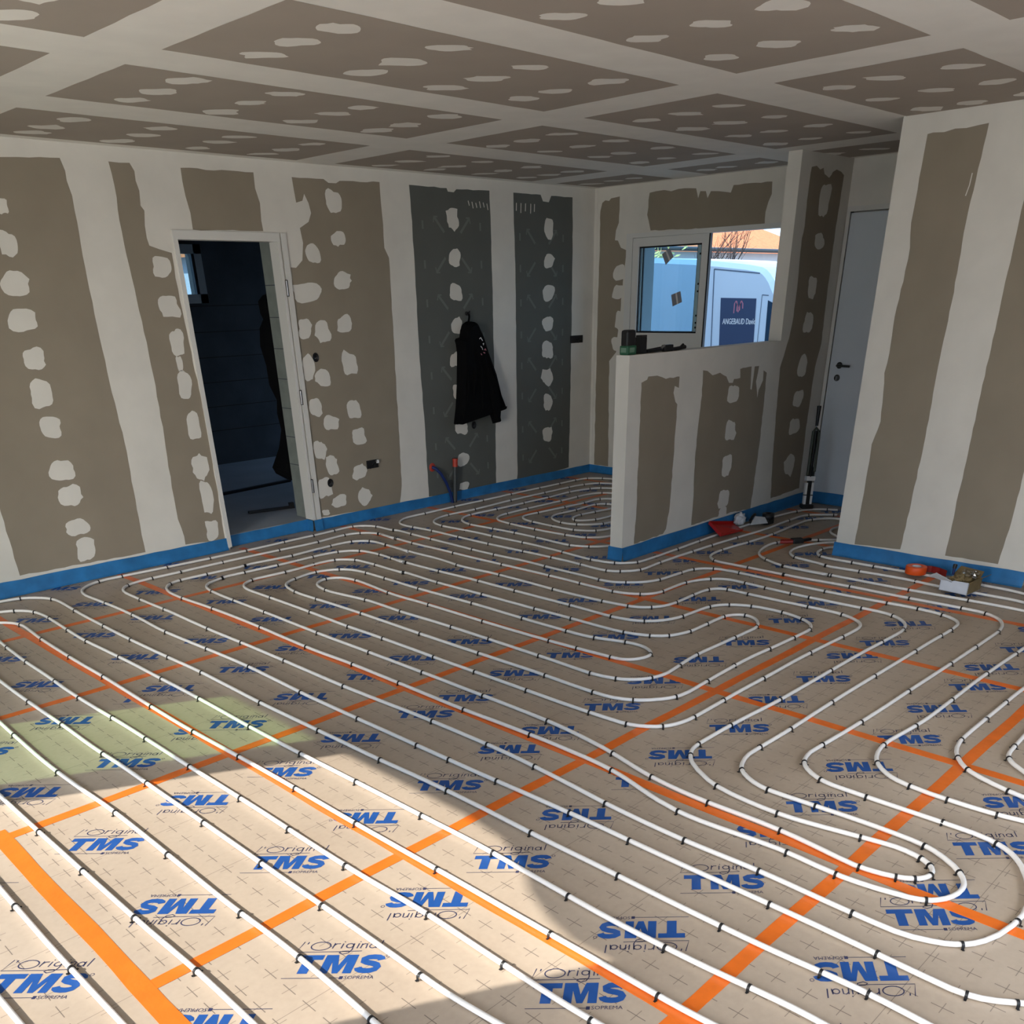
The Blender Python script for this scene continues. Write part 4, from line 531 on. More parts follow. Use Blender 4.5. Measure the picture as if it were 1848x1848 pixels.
# ------------------------------------------------------------------ right wall
w = MB(); RE0, RE1 = 1.651, 2.955
w.box(UR, UR + .12, RE0, RE1, -.06, H, 'filler'); w.box(UR, UR + .12, VN, .72, -.06, H, 'filler'); w.box(UR, UR + .12, .72, RE0, 2.20, H, 'filler')
w.box(UR + .12, UW, 1.2, 1.3, -.06, H, 'garage') 
for i, b_ in enumerate(RIGHT_BOARDS): 
    pl = mm(b_)
    if i == 1:
        lo = min(p[0] for p in pl); hi = max(p[0] for p in pl)
        pl = [(2.165, 2.40), (2.165, .125), (1.82, .125), (1.805, .35), (1.80, 1.2), (1.80, 2.40)]
    on_u(w, jag(pl, .003, .05, i + 60), UR - .0006, 'board')
for f_ in ribbon([(2.484, 2.30), (2.487, 2.24), (2.498, 2.19)], .006): on_u(w, f_, UR - .001, 'filler')
w.build('wall_right', kind='structure')

# ------------------------------------------------------------------ patio wall and the wall behind the photographer
w = MB(); PY0, PY1, PZ = 2.49, 5.49, 2.15
w.box(U0, U0I, VN, -.9, -.06, H, 'filler'); w.box(U0, U0I, -.9, 1.3, PZ, H, 'filler'); w.box(U0, U0I, 1.3, PY0, -.06, H, 'filler'); w.box(U0, U0I, PY1, VL, -.06, H, 'filler'); w.box(U0, U0I, PY0, PY1, PZ, H, 'filler')  # the low-v opening is added out of view for extra sun bounce
hp = [(3.75, 2.151), (3.673, 2.146), (3.469, 2.127), (3.265, 2.07), (3.074, 1.993), (2.886, 1.94), (2.755, 1.919), (2.60, 1.925), (2.48, 1.93), (2.48, 2.16), (3.75, 2.16)]  # added unseen haunch, shaped to round off the sun patch on the floor
w.prism(hp, lambda a, b_, d_: (d_, a, b_), U0, U0 + .03, 'filler')
w.build('wall_front', kind='structure')
w = MB(); NX0, NX1 = .9, 4.3  # opening added behind the camera to let fill light onto the near floor
w.box(U0, NX0, VN - .2, VN, -.06, H, 'filler'); w.box(NX1, 8.37, VN - .2, VN, -.06, H, 'filler'); w.box(NX0, NX1, VN - .2, VN, 2.15, H, 'filler'); w.build('wall_near', kind='structure')
f = MB(); f.box(NX0, NX0 + .07, VN - .15, VN - .08, 0, 2.15, 'pvc'); f.box(NX1 - .07, NX1, VN - .15, VN - .08, 0, 2.15, 'pvc'); f.box(2.56, 2.64, VN - .15, VN - .08, 0, 2.15, 'pvc'); f.box(NX0, NX1, VN - .15, VN - .08, 2.08, 2.15, 'pvc')
f.build('near_fill_opening', kind='structure')  # frame of the added, unseen light opening
f = MB(); f.box(U0 + .01, U0 + .05, 4.49, 4.69, 0, PZ, 'pvc'); f.box(U0 + .01, U0 + .05, 5.47, 5.50, 0, PZ, 'pvc'); f.box(U0 + .01, U0 + .05, 4.69, 5.47, 0, .10, 'pvc')
f.box(U0 + .05, U0 + .075, 4.55, 4.60, .95, 1.10, 'pvc')
pw = f.build('window_2', kind='structure')
f = MB(); f.box(U0 + .025, U0 + .031, 4.69, 5.47, .10, PZ, 'paneG'); f.build('pane', parent=pw)
w = MB(); w.box(U0 - .3, 8.75, VN - .3, 10.7, H + .19, 4.5, 'render'); w.build('roof', kind='structure')  # unseen block, made tall and long to keep sun off the van
w = MB(); w.box(-60, 80, -60, 90, -.30, -.12, 'gravel'); w.build('ground', kind='structure')
w = MB(); w.box(-14, U0, -8, 14, -.12, -.03, 'bounce_slab'); w.box(U0, 8, -14, VN - .2, -.12, -.03, 'bounce_slab'); w.build('bounce_slab', kind='structure')  # added unseen slab that bounces sun up to the ceiling

# ------------------------------------------------------------------ blue perimeter strips
def strip(m_, a, b_, n, h0, h1=None, seed=0):     # a->b along the wall foot, n = into the room
    rr = random.Random(seed); L = math.dist(a, b_); k = max(2, int(L / .12)); h1 = h1 or h0; prev = None
    for i in range(k + 1):
        s = i / k; p = (a[0] + (b_[0] - a[0]) * s, a[1] + (b_[1] - a[1]) * s); h = h0 + (h1 - h0) * s + rr.uniform(-.0025, .0025); o = .007 + rr.uniform(0, .004)
        q = [Vector((p[0] + n[0] * d_, p[1] + n[1] * d_, z)) for d_, z in ((.001, h), (.005, h), (o, h * .45), (o + .004, .012), (o + .010, .002))]
        if prev:
            for e in range(4): m_.raw([prev[e], prev[e + 1], q[e + 1], q[e]], [(0, 1, 2, 3)], 'blue', True)
        prev = q
b = MB(); strip(b, (U0I, VL), (3.519, VL), (0, -1), .120, .094, 1); strip(b, (4.352, VL - .014), (4.436, VL - .014), (0, -1), .094, .094, 4); strip(b, (4.431, VL), (UW, VL), (0, -1), .092, .080, 2)
strip(b, (DX0 + .01, 6.79), (4.35, 6.79), (0, -1), .088, .088, 3); strip(b, (4.35, VL - .012), (4.35, 6.79), (-1, 0), .09, .09, 5)
b.build('baseboard_left', kind='structure')
b = MB(); strip(b, (UW, VL), (UW, VHF), (-1, 0), .080, .08, 6); strip(b, (UW, VHN), (UW, 1.3), (-1, 0), .10, .115, 7); b.build('baseboard_back', kind='structure')
b = MB(); strip(b, (UH, VHN), (UW, VHN), (0, -1), .10, .10, 8); strip(b, (UH, VHN - .012), (UH, VHF + .012), (-1, 0), .10, .10, 9); strip(b, (UH, VHF), (UW, VHF), (0, 1), .10, .10, 10); b.build('baseboard_middle', kind='structure')
b = MB(); strip(b, (UR, RE0 - .012), (UR, RE1 + .012), (-1, 0), .101, .098, 11); strip(b, (UR, RE1), (UR + .12, RE1), (0, 1), .1, .1, 12); strip(b, (UR, VN), (UR, .72), (-1, 0), .1, .1, 13); b.build('baseboard_right', kind='structure')

# ------------------------------------------------------------------ heating pipes
PR, PZC = .0092, .0118
def spline(pts, step=.05):
    P = [Vector((a / 1000, b_ / 1000)) for a, b_ in pts]; out = []
    for i in range(len(P) - 1):
        p1, p2 = P[i], P[i + 1]; p0 = P[i - 1] if i else 2 * p1 - p2; p3 = P[i + 2] if i + 2 < len(P) else 2 * p2 - p1
        L = (p2 - p1).length; n = max(1, int(L / step))
        d1 = (p2 - p0).normalized() * L if (p2 - p0).length > 1e-6 else p2 - p1; d2 = (p3 - p1).normalized() * L if (p3 - p1).length > 1e-6 else p2 - p1
        for q in range(n):
            s = q / n; s2 = s * s; s3 = s2 * s
            out.append(p1 * (2 * s3 - 3 * s2 + 1) + d1 * (s3 - 2 * s2 + s) + p2 * (-2 * s3 + 3 * s2) + d2 * (s3 - s2))
    out.append(P[-1]); return out
def pipe(keys, label, ext=()):
    m_ = MB()
    for k in keys:
        pts = spline(PIPES[k])
        if k in ext:
            a, b_ = pts[0], pts[1]; e0 = a + (a - b_).normalized() * ext[k][0]; c_, d_ = pts[-1], pts[-2]; e1 = c_ + (c_ - d_).normalized() * ext[k][1]
            if ext[k][0]: pts = [e0] + pts
            if ext[k][1]: pts = pts + [e1]
        m_.tube([(p.x, p.y, PZC) for p in pts], PR, 'pipe', 8)
    return tag(m_.build('heating_pipe'), label, 'pipe')
pipe(['spiral'], 'long white heating pipe winding in nested loops over the middle of the brown floor')
pipe(['kitchen'], 'white heating pipe coiled before the dark green boards, passing the low partition')
pipe(['p%d' % i for i in range(9)], 'white heating pipe in straight parallel runs across the sunlit floor at bottom left', {'p0': (.1, .6), 'p1': (.1, .8), 'p2': (.3, .9), 'p3': (.5, .9), 'p4': (.6, .9), 'p5': (.5, .9), 'p6': (.4, .9), 'p7': (.3, .8), 'p8': (.3, .6)})
pipe(['x1', 'x2', 'x3', 'x4'], 'white heating pipe with curves at the right edge, running past the white carton', {})

def clip_mesh():
    m_ = MB(); r0, r1, hw = PR + .0002, PR + .0026, .0042; n = 12
    ang = [PI * (-.12 + 1.24 * i / n) for i in range(n + 1)]
    for i in range(n):
        a, b_ = ang[i], ang[i + 1]
        P = lambda r, w_, x: (x, r * math.cos(w_), PZC + r * math.sin(w_))
        m_.face([P(r1, a, hw), P(r1, b_, hw), P(r1, b_, -hw), P(r1, a, -hw)], 'black', True)
        m_.face([P(r0, a, -hw), P(r0, b_, -hw), P(r0, b_, hw), P(r0, a, hw)], 'black', True)
        m_.face([P(r0, a, hw), P(r0, b_, hw), P(r1, b_, hw), P(r1, a, hw)], 'black'); m_.face([P(r1, a, -hw), P(r1, b_, -hw), P(r0, b_, -hw), P(r0, a, -hw)], 'black')
    for sg in (-1, 1):
        m_.box(-hw, hw, sg * (r0 + .0012) - .0014, sg * (r0 + .0012) + .0014, .0, PZC, 'black'); m_.box(-hw * .8, hw * .8, min(sg * r0, sg * (r0 + .009)), max(sg * r0, sg * (r0 + .009)), .0016, .0034, 'black')
    return m_
LAB = {'a': ('small black clip pinning a straight pipe run in the sunlit foreground at bottom left', 'clips on the straight foreground pipe runs'),
       'b': ('small black clip on the pipe loops in the middle of the floor', 'clips on the middle pipe loops'),
       'c': ('small black clip on the coiled pipe beside the far walls', 'clips on the pipes along the far walls'),
       'd': ('small black clip on a pipe curve at the right side of the floor', 'clips on the pipe curves at the right')}
def zone(u, v):
    if u * .70 - v * .62 < -.55 and v < 4.9 and u < 2.6: return 'a'
    if v > 4.6 or u > 5.2: return 'c'
    return 'd' if v < 2.1 and u > 2.2 else 'b'
cl = sorted(CLIPS, key=lambda q: q[0] * .612 + q[1] * .614)
first = None
for i, (a, b_, an) in enumerate(cl[:300]):
    if first is None: first = o = clip_mesh().build('pipe_clip')
    else: o = first.copy(); COL.objects.link(o)
    o.location = (a / 1000, b_ / 1000, 0); o.rotation_euler = (0, 0, math.radians(an))
    lb, gp = LAB[zone(a / 1000, b_ / 1000)]; o['label'] = lb; o['category'] = 'clip'; o['group'] = gp
rest = MB(); cm = clip_mesh()
for (a, b_, an) in cl[300:]:
    xf = Matrix.Translation((a / 1000, b_ / 1000, 0)) @ Matrix.Rotation(math.radians(an), 4, 'Z'); rest.raw([xf @ Vector(p) for p in cm.v], cm.f, 'black')
o = rest.build('pipe_clip', kind='stuff'); tag(o, 'many tiny black clips on the distant pipes near the far walls', 'clip')

# ------------------------------------------------------------------ things on the left wall
def inflate(m_, outline, fn, levels, mt, wob=0.0, seed=0):
    """closed outline in (a, b); levels = [(shrink metres, depth)], rings pulled to the local mid line, then capped"""
    n = len(outline); sg = 1 if area(outline) > 0 else -1; rings = []; rr = random.Random(seed)
    for sh, dp in levels:
        ring = []
        for i, p in enumerate(outline):
            a, b_ = outline[i - 1], outline[(i + 1) % n]; tx, ty = b_[0] - a[0], b_[1] - a[1]; l = math.hypot(tx, ty) + 1e-9
            q = (p[0] - sg * ty / l * sh, p[1] + sg * tx / l * sh); ring.append(Vector(fn(q[0], q[1], dp + (rr.uniform(-wob, wob) if sh > 0 else 0))))
        rings.append(ring)
    for A, B in zip(rings[:-1], rings[1:]):
        for i in range(n): m_.raw([A[i], A[(i + 1) % n], B[(i + 1) % n], B[i]], [(0, 1, 2, 3)], mt, True)
    m_.face(rings[-1], mt); m_.face(rings[0][::-1], mt)
coat = [(6.245, 1.537), (6.304, 1.535), (6.342, 1.512), (6.406, 1.409), (6.449, 1.278), (6.544, 1.094), (6.6, .934), (6.67, .783), (6.658, .766), (6.572, .76), (6.46, .739), (6.361, .755), (6.277, .735), (6.155, .733), (6.06, .742), (6.042, .69), (6.03, .697), (6.061, .829), (6.09, 1.026), (6.112, 1.282), (6.103, 1.358), (6.091, 1.39), (6.106, 1.405), (6.15, 1.413), (6.164, 1.469), (6.196, 1.517)]
ct = thing('jacket', 'black jacket hanging on the dark green board of the far wall', 'jacket', (6.30, VL - .02, .69))
m_ = MB(); inflate(m_, coat, lambda a, b_, d_: (a, VL - d_, b_), [(0, .006), (.004, .05), (.016, .085), (.035, .10)], 'cloth', .008, 5)
for a0, a1, e0, e1 in ((6.25, 6.20, 1.35, .80), (6.29, 6.33, 1.38, .80), (6.36, 6.47, 1.30, .82), (6.17, 6.11, 1.2, .80)):
    m_.tube([(a0, VL - .092, e0), ((a0 + a1) / 2 + .01, VL - .104, (e0 + e1) / 2), (a1, VL - .095, e1)], [.006, .014, .010], 'cloth', 6)
m_.build('jacket_body', parent=ct)
m_ = MB(); inflate(m_, jag([(6.42, 1.2), (6.55, 1.0), (6.574, .819), (6.572, .76), (6.562, .659), (6.493, .655), (6.46, .739), (6.43, .9), (6.39, 1.1)], .002, .05, 3), lambda a, b_, d_: (a, VL - d_, b_), [(0, .055), (.012, .10), (.028, .122)], 'cloth', .004, 8); m_.build('sleeve', parent=ct)
m_ = MB(); m_.tube([(6.249, VL - .03, 1.53), (6.262, VL - .03, 1.575), (6.256, VL - .028, 1.612)], .009, 'cloth'); m_.build('hanging_loop', parent=ct)
m_ = MB()
for q, pts in enumerate((((6.305, 1.395), (6.322, 1.405), (6.345, 1.378)), ((6.345, 1.352), (6.360, 1.358), (6.352, 1.342)), ((6.318, 1.335), (6.335, 1.322), (6.342, 1.305)), ((6.362, 1.30), (6.375, 1.312), (6.385, 1.296)), ((6.318, 1.275), (6.33, 1.262)), ((6.35, 1.283), (6.372, 1.275)))):
    m_.raw([Vector(p) for f_ in ribbon(list(pts), .007) for p in [(a, VL - .108, b_) for a, b_ in f_]], [tuple(range(4 * i, 4 * i + 4)) for i in range(len(pts) - 1)], 'white' if q < 3 else 'pink')
m_.build('chest_print', parent=ct); fix(ct)
m_ = MB(); m_.tube([(6.256, VL - .0, 1.600), (6.256, VL - .035, 1.600), (6.256, VL - .045, 1.622)], .006, 'black'); m_.lathe([(.016, 0), (.016, .006), (0, .006)], 'black', 14, Matrix.Translation((6.256, VL, 1.600)) @ Matrix.Rotation(PI / 2, 4, 'X'))
tag(m_.build('wall_hook'), 'small black hook on the far wall above the hanging jacket', 'hook')

t_ = thing('drain_pipe', 'upright dark grey waste pipe with a red cap below the jacket', 'pipe', (5.965, VL - .05, 0))
m_ = MB(); m_.tube([(5.955, VL - .05, 0), (5.980, VL - .05, .335)], .021, 'drain', 14); m_.build('pipe_body', parent=t_)
m_ = MB(); m_.tube([(5.980, VL - .05, .325), (5.984, VL - .05, .390)], .025, 'redcap', 14); m_.tube([(5.984, VL - .05, .385), (5.9845, VL - .05, .397)], .028, 'redcap', 14); m_.build('pipe_cap', parent=t_); fix(t_)
t_ = thing('water_hose', 'dark blue conduit curving out of the green board beside the waste pipe', 'hose', (5.93, VL - .05, 0))
m_ = MB(); m_.tube([(5.735, VL + .0, .345), (5.752, VL - .03, .335), (5.79, VL - .05, .29), (5.85, VL - .055, .20), (5.90, VL - .05, .10), (5.925, VL - .05, .0)], .014, 'bluehose', 10); m_.build('hose', parent=t_)
m_ = MB(); m_.lathe([(.040, 0), (.030, .008), (.016, .010)], 'redcap', 16, Matrix.Translation((5.735, VL, .345)) @ Matrix.Rotation(PI / 2, 4, 'X')); m_.build('wall_collar', parent=t_); fix(t_)

lab = ['round black wiring hole at switch height right of the garage doorway', 'round black wiring hole near the floor right of the garage doorway', 'open black socket box with loose wires below the grey wall panel', 'black double socket box beside the room corner at worktop height', 'small round black outlet hole just below the jacket']
for i, (a, z, ww, hh) in enumerate(BOXES):
    a, z, ww, hh = a / 1000, z / 1000, ww / 1000, hh / 1000
    t_ = thing('electrical_box', lab[i], 'wall box', (a, VL, z))
    m_ = MB(); tr = Matrix.Translation((a, VL - .0016, z)) @ Matrix.Rotation(PI / 2, 4, 'X')
    if i in (0, 1, 4):
        m_.lathe([(0, .0005), (.030, .0005), (.030, .004), (.034, .004), (.034, 0)], 'black', 24, tr @ Matrix.Diagonal((.85, 1, 1, 1))); m_.build('box_body', parent=t_)
        m_ = MB(); m_.tube([(a - .01, VL - .004, z - .01), (a + .004, VL - .016, z), (a + .010, VL - .010, z + .016)], .003, 'darkmetal', 6); m_.build('wire', parent=t_)
    else:
        n2 = 2
        for q in range(n2):
            cx_ = a + (q - .5) * ww * .5
            m_.bbox(cx_ - ww * .26, cx_ + ww * .26, VL - .012, VL - .001, z - hh * .55, z + hh * .55, 'black', .003)
        m_.build('box_body', parent=t_)
        m_ = MB(); rr = random.Random(i)
        for q in range(4): m_.tube([(a + rr.uniform(-.04, .04), VL - .01, z + rr.uniform(-.02, .02)), (a + rr.uniform(-.05, .05), VL - .035, z + rr.uniform(-.035, .035)), (a + rr.uniform(-.06, .06), VL - .02, z + rr.uniform(-.04, .04))], .003, 'black', 6)
        m_.build('wire', parent=t_)
        if i == 2:
            m_ = MB(); m_.bbox(a + .035, a + .058, VL - .03, VL - .012, z + .005, z + .032, 'white', .002); m_.build('connector', parent=t_)
    fix(t_)

# things in the garage
gc = [(4.475, 1.779), (4.426, 1.738), (4.43, 1.653), (4.45, 1.61), (4.404, 1.547), (4.386, 1.417), (4.416, 1.271), (4.418, 1.124), (4.47, 1.005), (4.455, .90), (4.473, .767), (4.425, .627), (4.331, .479), (4.359, .425), (4.463, .361), (4.62, .40), (4.66, .8), (4.66, 1.3), (4.62, 1.7), (4.55, 1.80)]
m_ = MB(); inflate(m_, gc, lambda a, b_, d_: (a, VL + t + d_, b_), [(0, .01), (.0, .10), (.0, .205), (.03, .25)], 'cloth', .004, 3); tag(m_.build('work_coat'), 'black work coat hanging in the dark garage behind the door reveal', 'coat')
m_ = MB(); xf = Matrix.Translation((4.35, 7.353, .09)) @ Matrix.Rotation(math.atan2(-.10, .40), 4, 'Z'); m_.bbox(-.21, .21, -.016, .016, 0, .022, 'black', .003, xf); m_.box(.17, .21, -.02, .02, .0, .05, 'black', xf); tag(m_.build('timber_batten'), 'short black batten lying just inside the garage threshold', 'batten')
m_ = MB(); xf = Matrix.Translation((4.87, 8.436, .09)) @ Matrix.Rotation(math.atan2(.095, .796), 4, 'Z'); m_.bbox(-.75, .42, -.025, .025, 0, .022, 'black', .004, xf); tag(m_.build('timber_batten'), 'long dark batten across the garage floor further back', 'batten')

# ------------------------------------------------------------------ things on top of the low partition
t_ = thing('radio', 'black handheld speaker with a green base standing on the end of the low partition', 'speaker', (5.305, 4.11, ZT))
m_ = MB(); m_.bbox(5.262, 5.350, 4.078, 4.142, ZT + .045, ZT + .150, 'black', .016); m_.build('body', parent=t_)
m_ = MB(); m_.bbox(5.258, 5.354, 4.074, 4.146, ZT, ZT + .058, 'greenled', .010); bs = m_.build('base', parent=t_)
m_ = MB(); m_.box(5.2568, 5.2578, 4.088, 4.132, ZT + .016, ZT + .044, 'palegreen'); m_.box(5.278, 5.330, 4.0728, 4.0738, ZT + .016, ZT + .044, 'palegreen'); m_.build('badge', parent=bs); fix(t_)
t_ = thing('battery_pack', 'small black block beside the green based speaker on the partition', 'battery', (5.445, 4.12, ZT))
m_ = MB(); m_.bbox(5.415, 5.488, 4.09, 4.150, ZT, ZT + .10, 'black', .006); m_.build('case', parent=t_)
m_ = MB(); m_.bbox(5.432, 5.492, 4.095, 4.145, ZT + .098, ZT + .112, 'black', .003); m_.build('contact_rail', parent=t_); fix(t_)
t_ = thing('cable_cutter', 'long black hand tool lying along the top of the low partition', 'tool', (5.72, 4.10, ZT))
m_ = MB(); m_.tube([(5.50, 4.10, ZT + .012), (5.60, 4.092, ZT + .014), (5.70, 4.10, ZT + .016)], .011, 'black'); m_.build('handle', parent=t_)
m_ = MB(); m_.tube([(5.52, 4.125, ZT + .012), (5.62, 4.122, ZT + .018), (5.72, 4.105, ZT + .026)], .010, 'black'); m_.build('handle', parent=t_)
m_ = MB(); m_.bbox(5.69, 5.79, 4.082, 4.118, ZT, ZT + .042, 'black', .007); m_.tube([(5.655, 4.09, ZT + .022), (5.69, 4.09, ZT + .04)], .008, 'steel'); m_.build('head', parent=t_)
m_ = MB(); m_.tube([(5.78, 4.10, ZT + .012), (5.87, 4.105, ZT + .012), (5.955, 4.10, ZT + .018)], [.010, .012, .013], 'black'); m_.tube([(5.90, 4.1, ZT + .018), (5.93, 4.1, ZT + .034)], .010, 'black'); m_.build('jaw', parent=t_); fix(t_)

# ------------------------------------------------------------------ clip gun in the corner
t_ = thing('clip_gun', 'tall black long-handled clip gun leaning in the corner beside the white door', 'tool', (7.68, 3.88, 0))
A = Vector((7.68, 3.87, 0)); B = Vector((7.79, 3.935, .86))
ax = (B - A).normalized(); sd_ = ax.cross(Vector((-.612, -.614, 0))).normalized(); fw = sd_.cross(ax)
def ob(m_, s0, s1, a0, a1, f0, f1, mt):
    pts = [A + ax * s + sd_ * a + fw * f_ for f_ in (f0, f1) for a in (a0, a1) for s in (s0, s1)]
    m_.raw(pts, [(0, 2, 3, 1), (4, 5, 7, 6), (0, 1, 5, 4), (2, 6, 7, 3), (0, 4, 6, 2), (1, 3, 7, 5)], mt)
m_ = MB(); m_.bbox(-.05, .05, -.05, .05, .0225, .058, 'black', .010, Matrix.Translation((7.675, 3.868, 0)) @ Matrix.Rotation(.8, 4, 'Z')); m_.build('foot', parent=t_)
for s_ in (-1, 1):
    m_ = MB(); ob(m_, .055, .235, s_ * .027 - .0095, s_ * .027 + .0095, -.02, .02, 'white'); ob(m_, .128, .136, s_ * .027 - .011, s_ * .027 + .011, -.022, .022, 'black'); m_.build('magazine_rod', parent=t_)
m_ = MB(); ob(m_, .05, .26, -.018, .018, -.012, .015, 'black'); m_.build('magazine', parent=t_)
m_ = MB(); ob(m_, .252, .290, -.038, .038, -.03, .03, 'white'); m_.build('bracket', parent=t_)
m_ = MB(); m_.tube([A + ax * .285, A + ax * .37], [.036, .016], 'black', 4); m_.tube([A + ax * .37, A + ax * .66], [.014, .020], 'black', 8); m_.build('shaft', parent=t_)
m_ = MB(); m_.tube([A + ax * .30 + sd_ * .035 * -1 * 0 + fw * .02 + sd_ * -.03, A + ax * .66 + sd_ * -.028 + fw * .02], .014, 'olive', 8); m_.tube([A + ax * .33 + sd_ * .022 + fw * .03, A + ax * .65 + sd_ * .022 + fw * .02], .012, 'olive', 8); m_.tube([A + ax * .65 + sd_ * -.028 + fw * .02, A + ax * .685, A + ax * .65 + sd_ * .022 + fw * .02], .012, 'olive', 8); m_.build('side_tube', parent=t_)
m_ = MB(); m_.tube([A + ax * .66, A + ax * .71], .006, 'steel', 8); m_.tube([A + ax * .70, A + ax * .86], [.012, .018], 'black', 10); m_.build('handle', parent=t_); fix(t_)

# ------------------------------------------------------------------ things on the floor by the partition
def Q(a, b_, z=0): return Vector((a, b_, z))
t_ = thing('plastic_tray', 'red plastic tray tipped against the blue strip of the low partition', 'tray', (6.5, 3.94, 0))
m_ = MB(); c0 = [Q(6.30, 3.875, .024), Q(6.585, 3.845, .024), Q(6.735, 4.030, .030), Q(6.352, 4.030, .095)]
up_ = (c0[1] - c0[0]).cross(c0[3] - c0[0]).normalized()
m_.face(c0, 'red'); m_.face([p - up_ * .006 for p in c0][::-1], 'red')
for i in range(4):
    a, b_ = c0[i], c0[(i + 1) % 4]; m_.face([a - up_ * .006, b_ - up_ * .006, b_, a], 'red')
m_.build('tray_plate', parent=t_)
for i in (0, 2, 3):
    a, b_ = c0[i], c0[(i + 1) % 4]; m_ = MB(); h = .012 if i == 0 else .02
    inn = ((c0[0] + c0[1] + c0[2] + c0[3]) / 4 - (a + b_) / 2).normalized() * .005
    m_.raw([a, b_, b_ + up_ * h, a + up_ * h, a + inn, b_ + inn, b_ + inn + up_ * h, a + inn + up_ * h], [(0, 1, 2, 3), (5, 4, 7, 6), (3, 2, 6, 7), (0, 3, 7, 4), (1, 5, 6, 2)], 'red'); m_.build('tray_rim', parent=t_)
fix(t_)
bm = bmesh.new(); bmesh.ops.create_icosphere(bm, subdivisions=4, radius=1); rr = random.Random(4)
from mathutils import noise as mn
for p in bm.verts:
    n_ = mn.noise(p.co * 2.1) * .35 + mn.noise(p.co * 5.3) * .2; p.co = p.co * (1 + n_)
    p.co = Vector((p.co.x * .055, p.co.y * .05, max(0, p.co.z * .062 + .042)))
m_ = MB(); m_.bm(bm, 'rag', Matrix.Translation((6.755, 3.985, .024)) @ Matrix.Diagonal((.85, .85, .9, 1)), True); tag(m_.build('cleaning_rag'), 'crumpled white rag on the floor right of the red tray', 'rag')
t_ = thing('trowel', 'flat grey steel trowel lying between the white rag and the black tape roll', 'trowel', (6.88, 3.86, 0))
m_ = MB(); pts = [Q(6.775, 3.895, .026), Q(6.935, 3.82, .026), Q(6.950, 3.862, .066), Q(6.895, 3.925, .074)]; nn = (pts[1] - pts[0]).cross(pts[3] - pts[0]).normalized() * .003
m_.raw(pts + [p - nn for p in pts], [(0, 1, 2, 3), (7, 6, 5, 4), (0, 4, 5, 1), (1, 5, 6, 2), (2, 6, 7, 3), (3, 7, 4, 0)], 'rag'); m_.build('blade', parent=t_)
m_ = MB(); m_.tube([Q(6.815, 3.92, .050), Q(6.85, 3.925, .075), Q(6.91, 3.935, .085)], .012, 'black'); m_.tube([Q(6.815, 3.92, .050), Q(6.812, 3.905, .030)], .009, 'black'); m_.build('handle', parent=t_); fix(t_)
t_ = thing('tape_roll', 'black roll of tape standing on a dark block right of the steel trowel', 'tape roll', (7.01, 3.86, 0))
m_ = MB(); m_.lathe([(.022, 0), (.050, 0), (.050, .045), (.022, .045), (.022, 0)], 'black', 24, Matrix.Translation((7.005, 3.862, .042))); m_.build('roll', parent=t_)
m_ = MB(); m_.bbox(6.955, 7.055, 3.83, 3.90, .0, .042, 'darkmetal', .006); m_.build('block', parent=t_); fix(t_)
t_ = thing('pipe_cutter', 'pipe cutter with dark red handles lying in the pipe loops left of the right wall', 'cutter', (6.45, 3.34, 0))
m_ = MB(); m_.tube([(6.385, 3.392, .036), (6.405, 3.345, .038), (6.435, 3.315, .040)], .014, 'darkred'); m_.build('handle', parent=t_)
m_ = MB(); m_.tube([(6.41, 3.405, .036), (6.435, 3.365, .038), (6.455, 3.325, .040)], .013, 'darkred'); m_.build('handle', parent=t_)
m_ = MB(); m_.bbox(-.045, .045, -.03, .03, .022, .058, 'black', .008, Matrix.Translation((6.485, 3.305, 0)) @ Matrix.Rotation(-.6, 4, 'Z')); m_.build('head', parent=t_)
m_ = MB(); m_.bbox(-.05, .05, -.015, .015, .026, .046, 'black', .005, Matrix.Translation((6.565, 3.275, 0)) @ Matrix.Rotation(-.3, 4, 'Z')); m_.build('jaw', parent=t_); fix(t_)

# white carton with packing, and the orange tape roll
t_ = thing('carton', 'small open white carton full of brown packing on pipes by right wall', 'box', (6.03, 1.91, .0), 0)
X = Matrix.Translation((5.948, 1.915, .021)) @ Matrix.Rotation(math.radians(-6), 4, 'Z'); th = .004
m_ = MB(); m_.box(0, .175, -.092, .092, 0, th, 'cardw', X)
m_.raw([X @ Vector(p) for p in ((0, -.092, 0), (0, -.092, .078), (0, .010, .074), (0, .020, .062), (0, .092, .066), (0, .092, 0), (th, -.092, 0), (th, -.092, .078), (th, .010, .074), (th, .020, .062), (th, .092, .066), (th, .092, 0))],
       [(0, 1, 2, 3, 4, 5), (11, 10, 9, 8, 7, 6), (0, 6, 7, 1), (1, 7, 8, 2), (2, 8, 9, 3), (3, 9, 10, 4), (4, 10, 11, 5)], 'cardw')
m_.box(0, .175, -.092, -.092 + th, 0, .078, 'cardb', X); m_.box(.175 - th, .175, -.092, .092, 0, .078, 'cardb', X); m_.box(0, .175, .092 - th, .092, 0, .060, 'cardw', X)
m_.build('carton_body', parent=t_)
def flap(pts, mt, nm):
    m_ = MB(); P = [X @ Vector(p) for p in pts]; n_ = (P[1] - P[0]).cross(P[2] - P[0]).normalized() * .003
    m_.raw(P + [p + n_ for p in P], [(0, 1, 2, 3), (7, 6, 5, 4), (0, 4, 5, 1), (1, 5, 6, 2), (2, 6, 7, 3), (3, 7, 4, 0)], mt); m_.build(nm, parent=t_)
flap([(-.002, .012, .070), (.0, .092, .064), (.085, .215, .052), (.100, .175, .075)], 'cardw', 'flap')
flap([(.0, -.092, .078), (.175, -.092, .078), (.20, -.13, .105), (.04, -.115, .098)], 'cardb', 'flap')
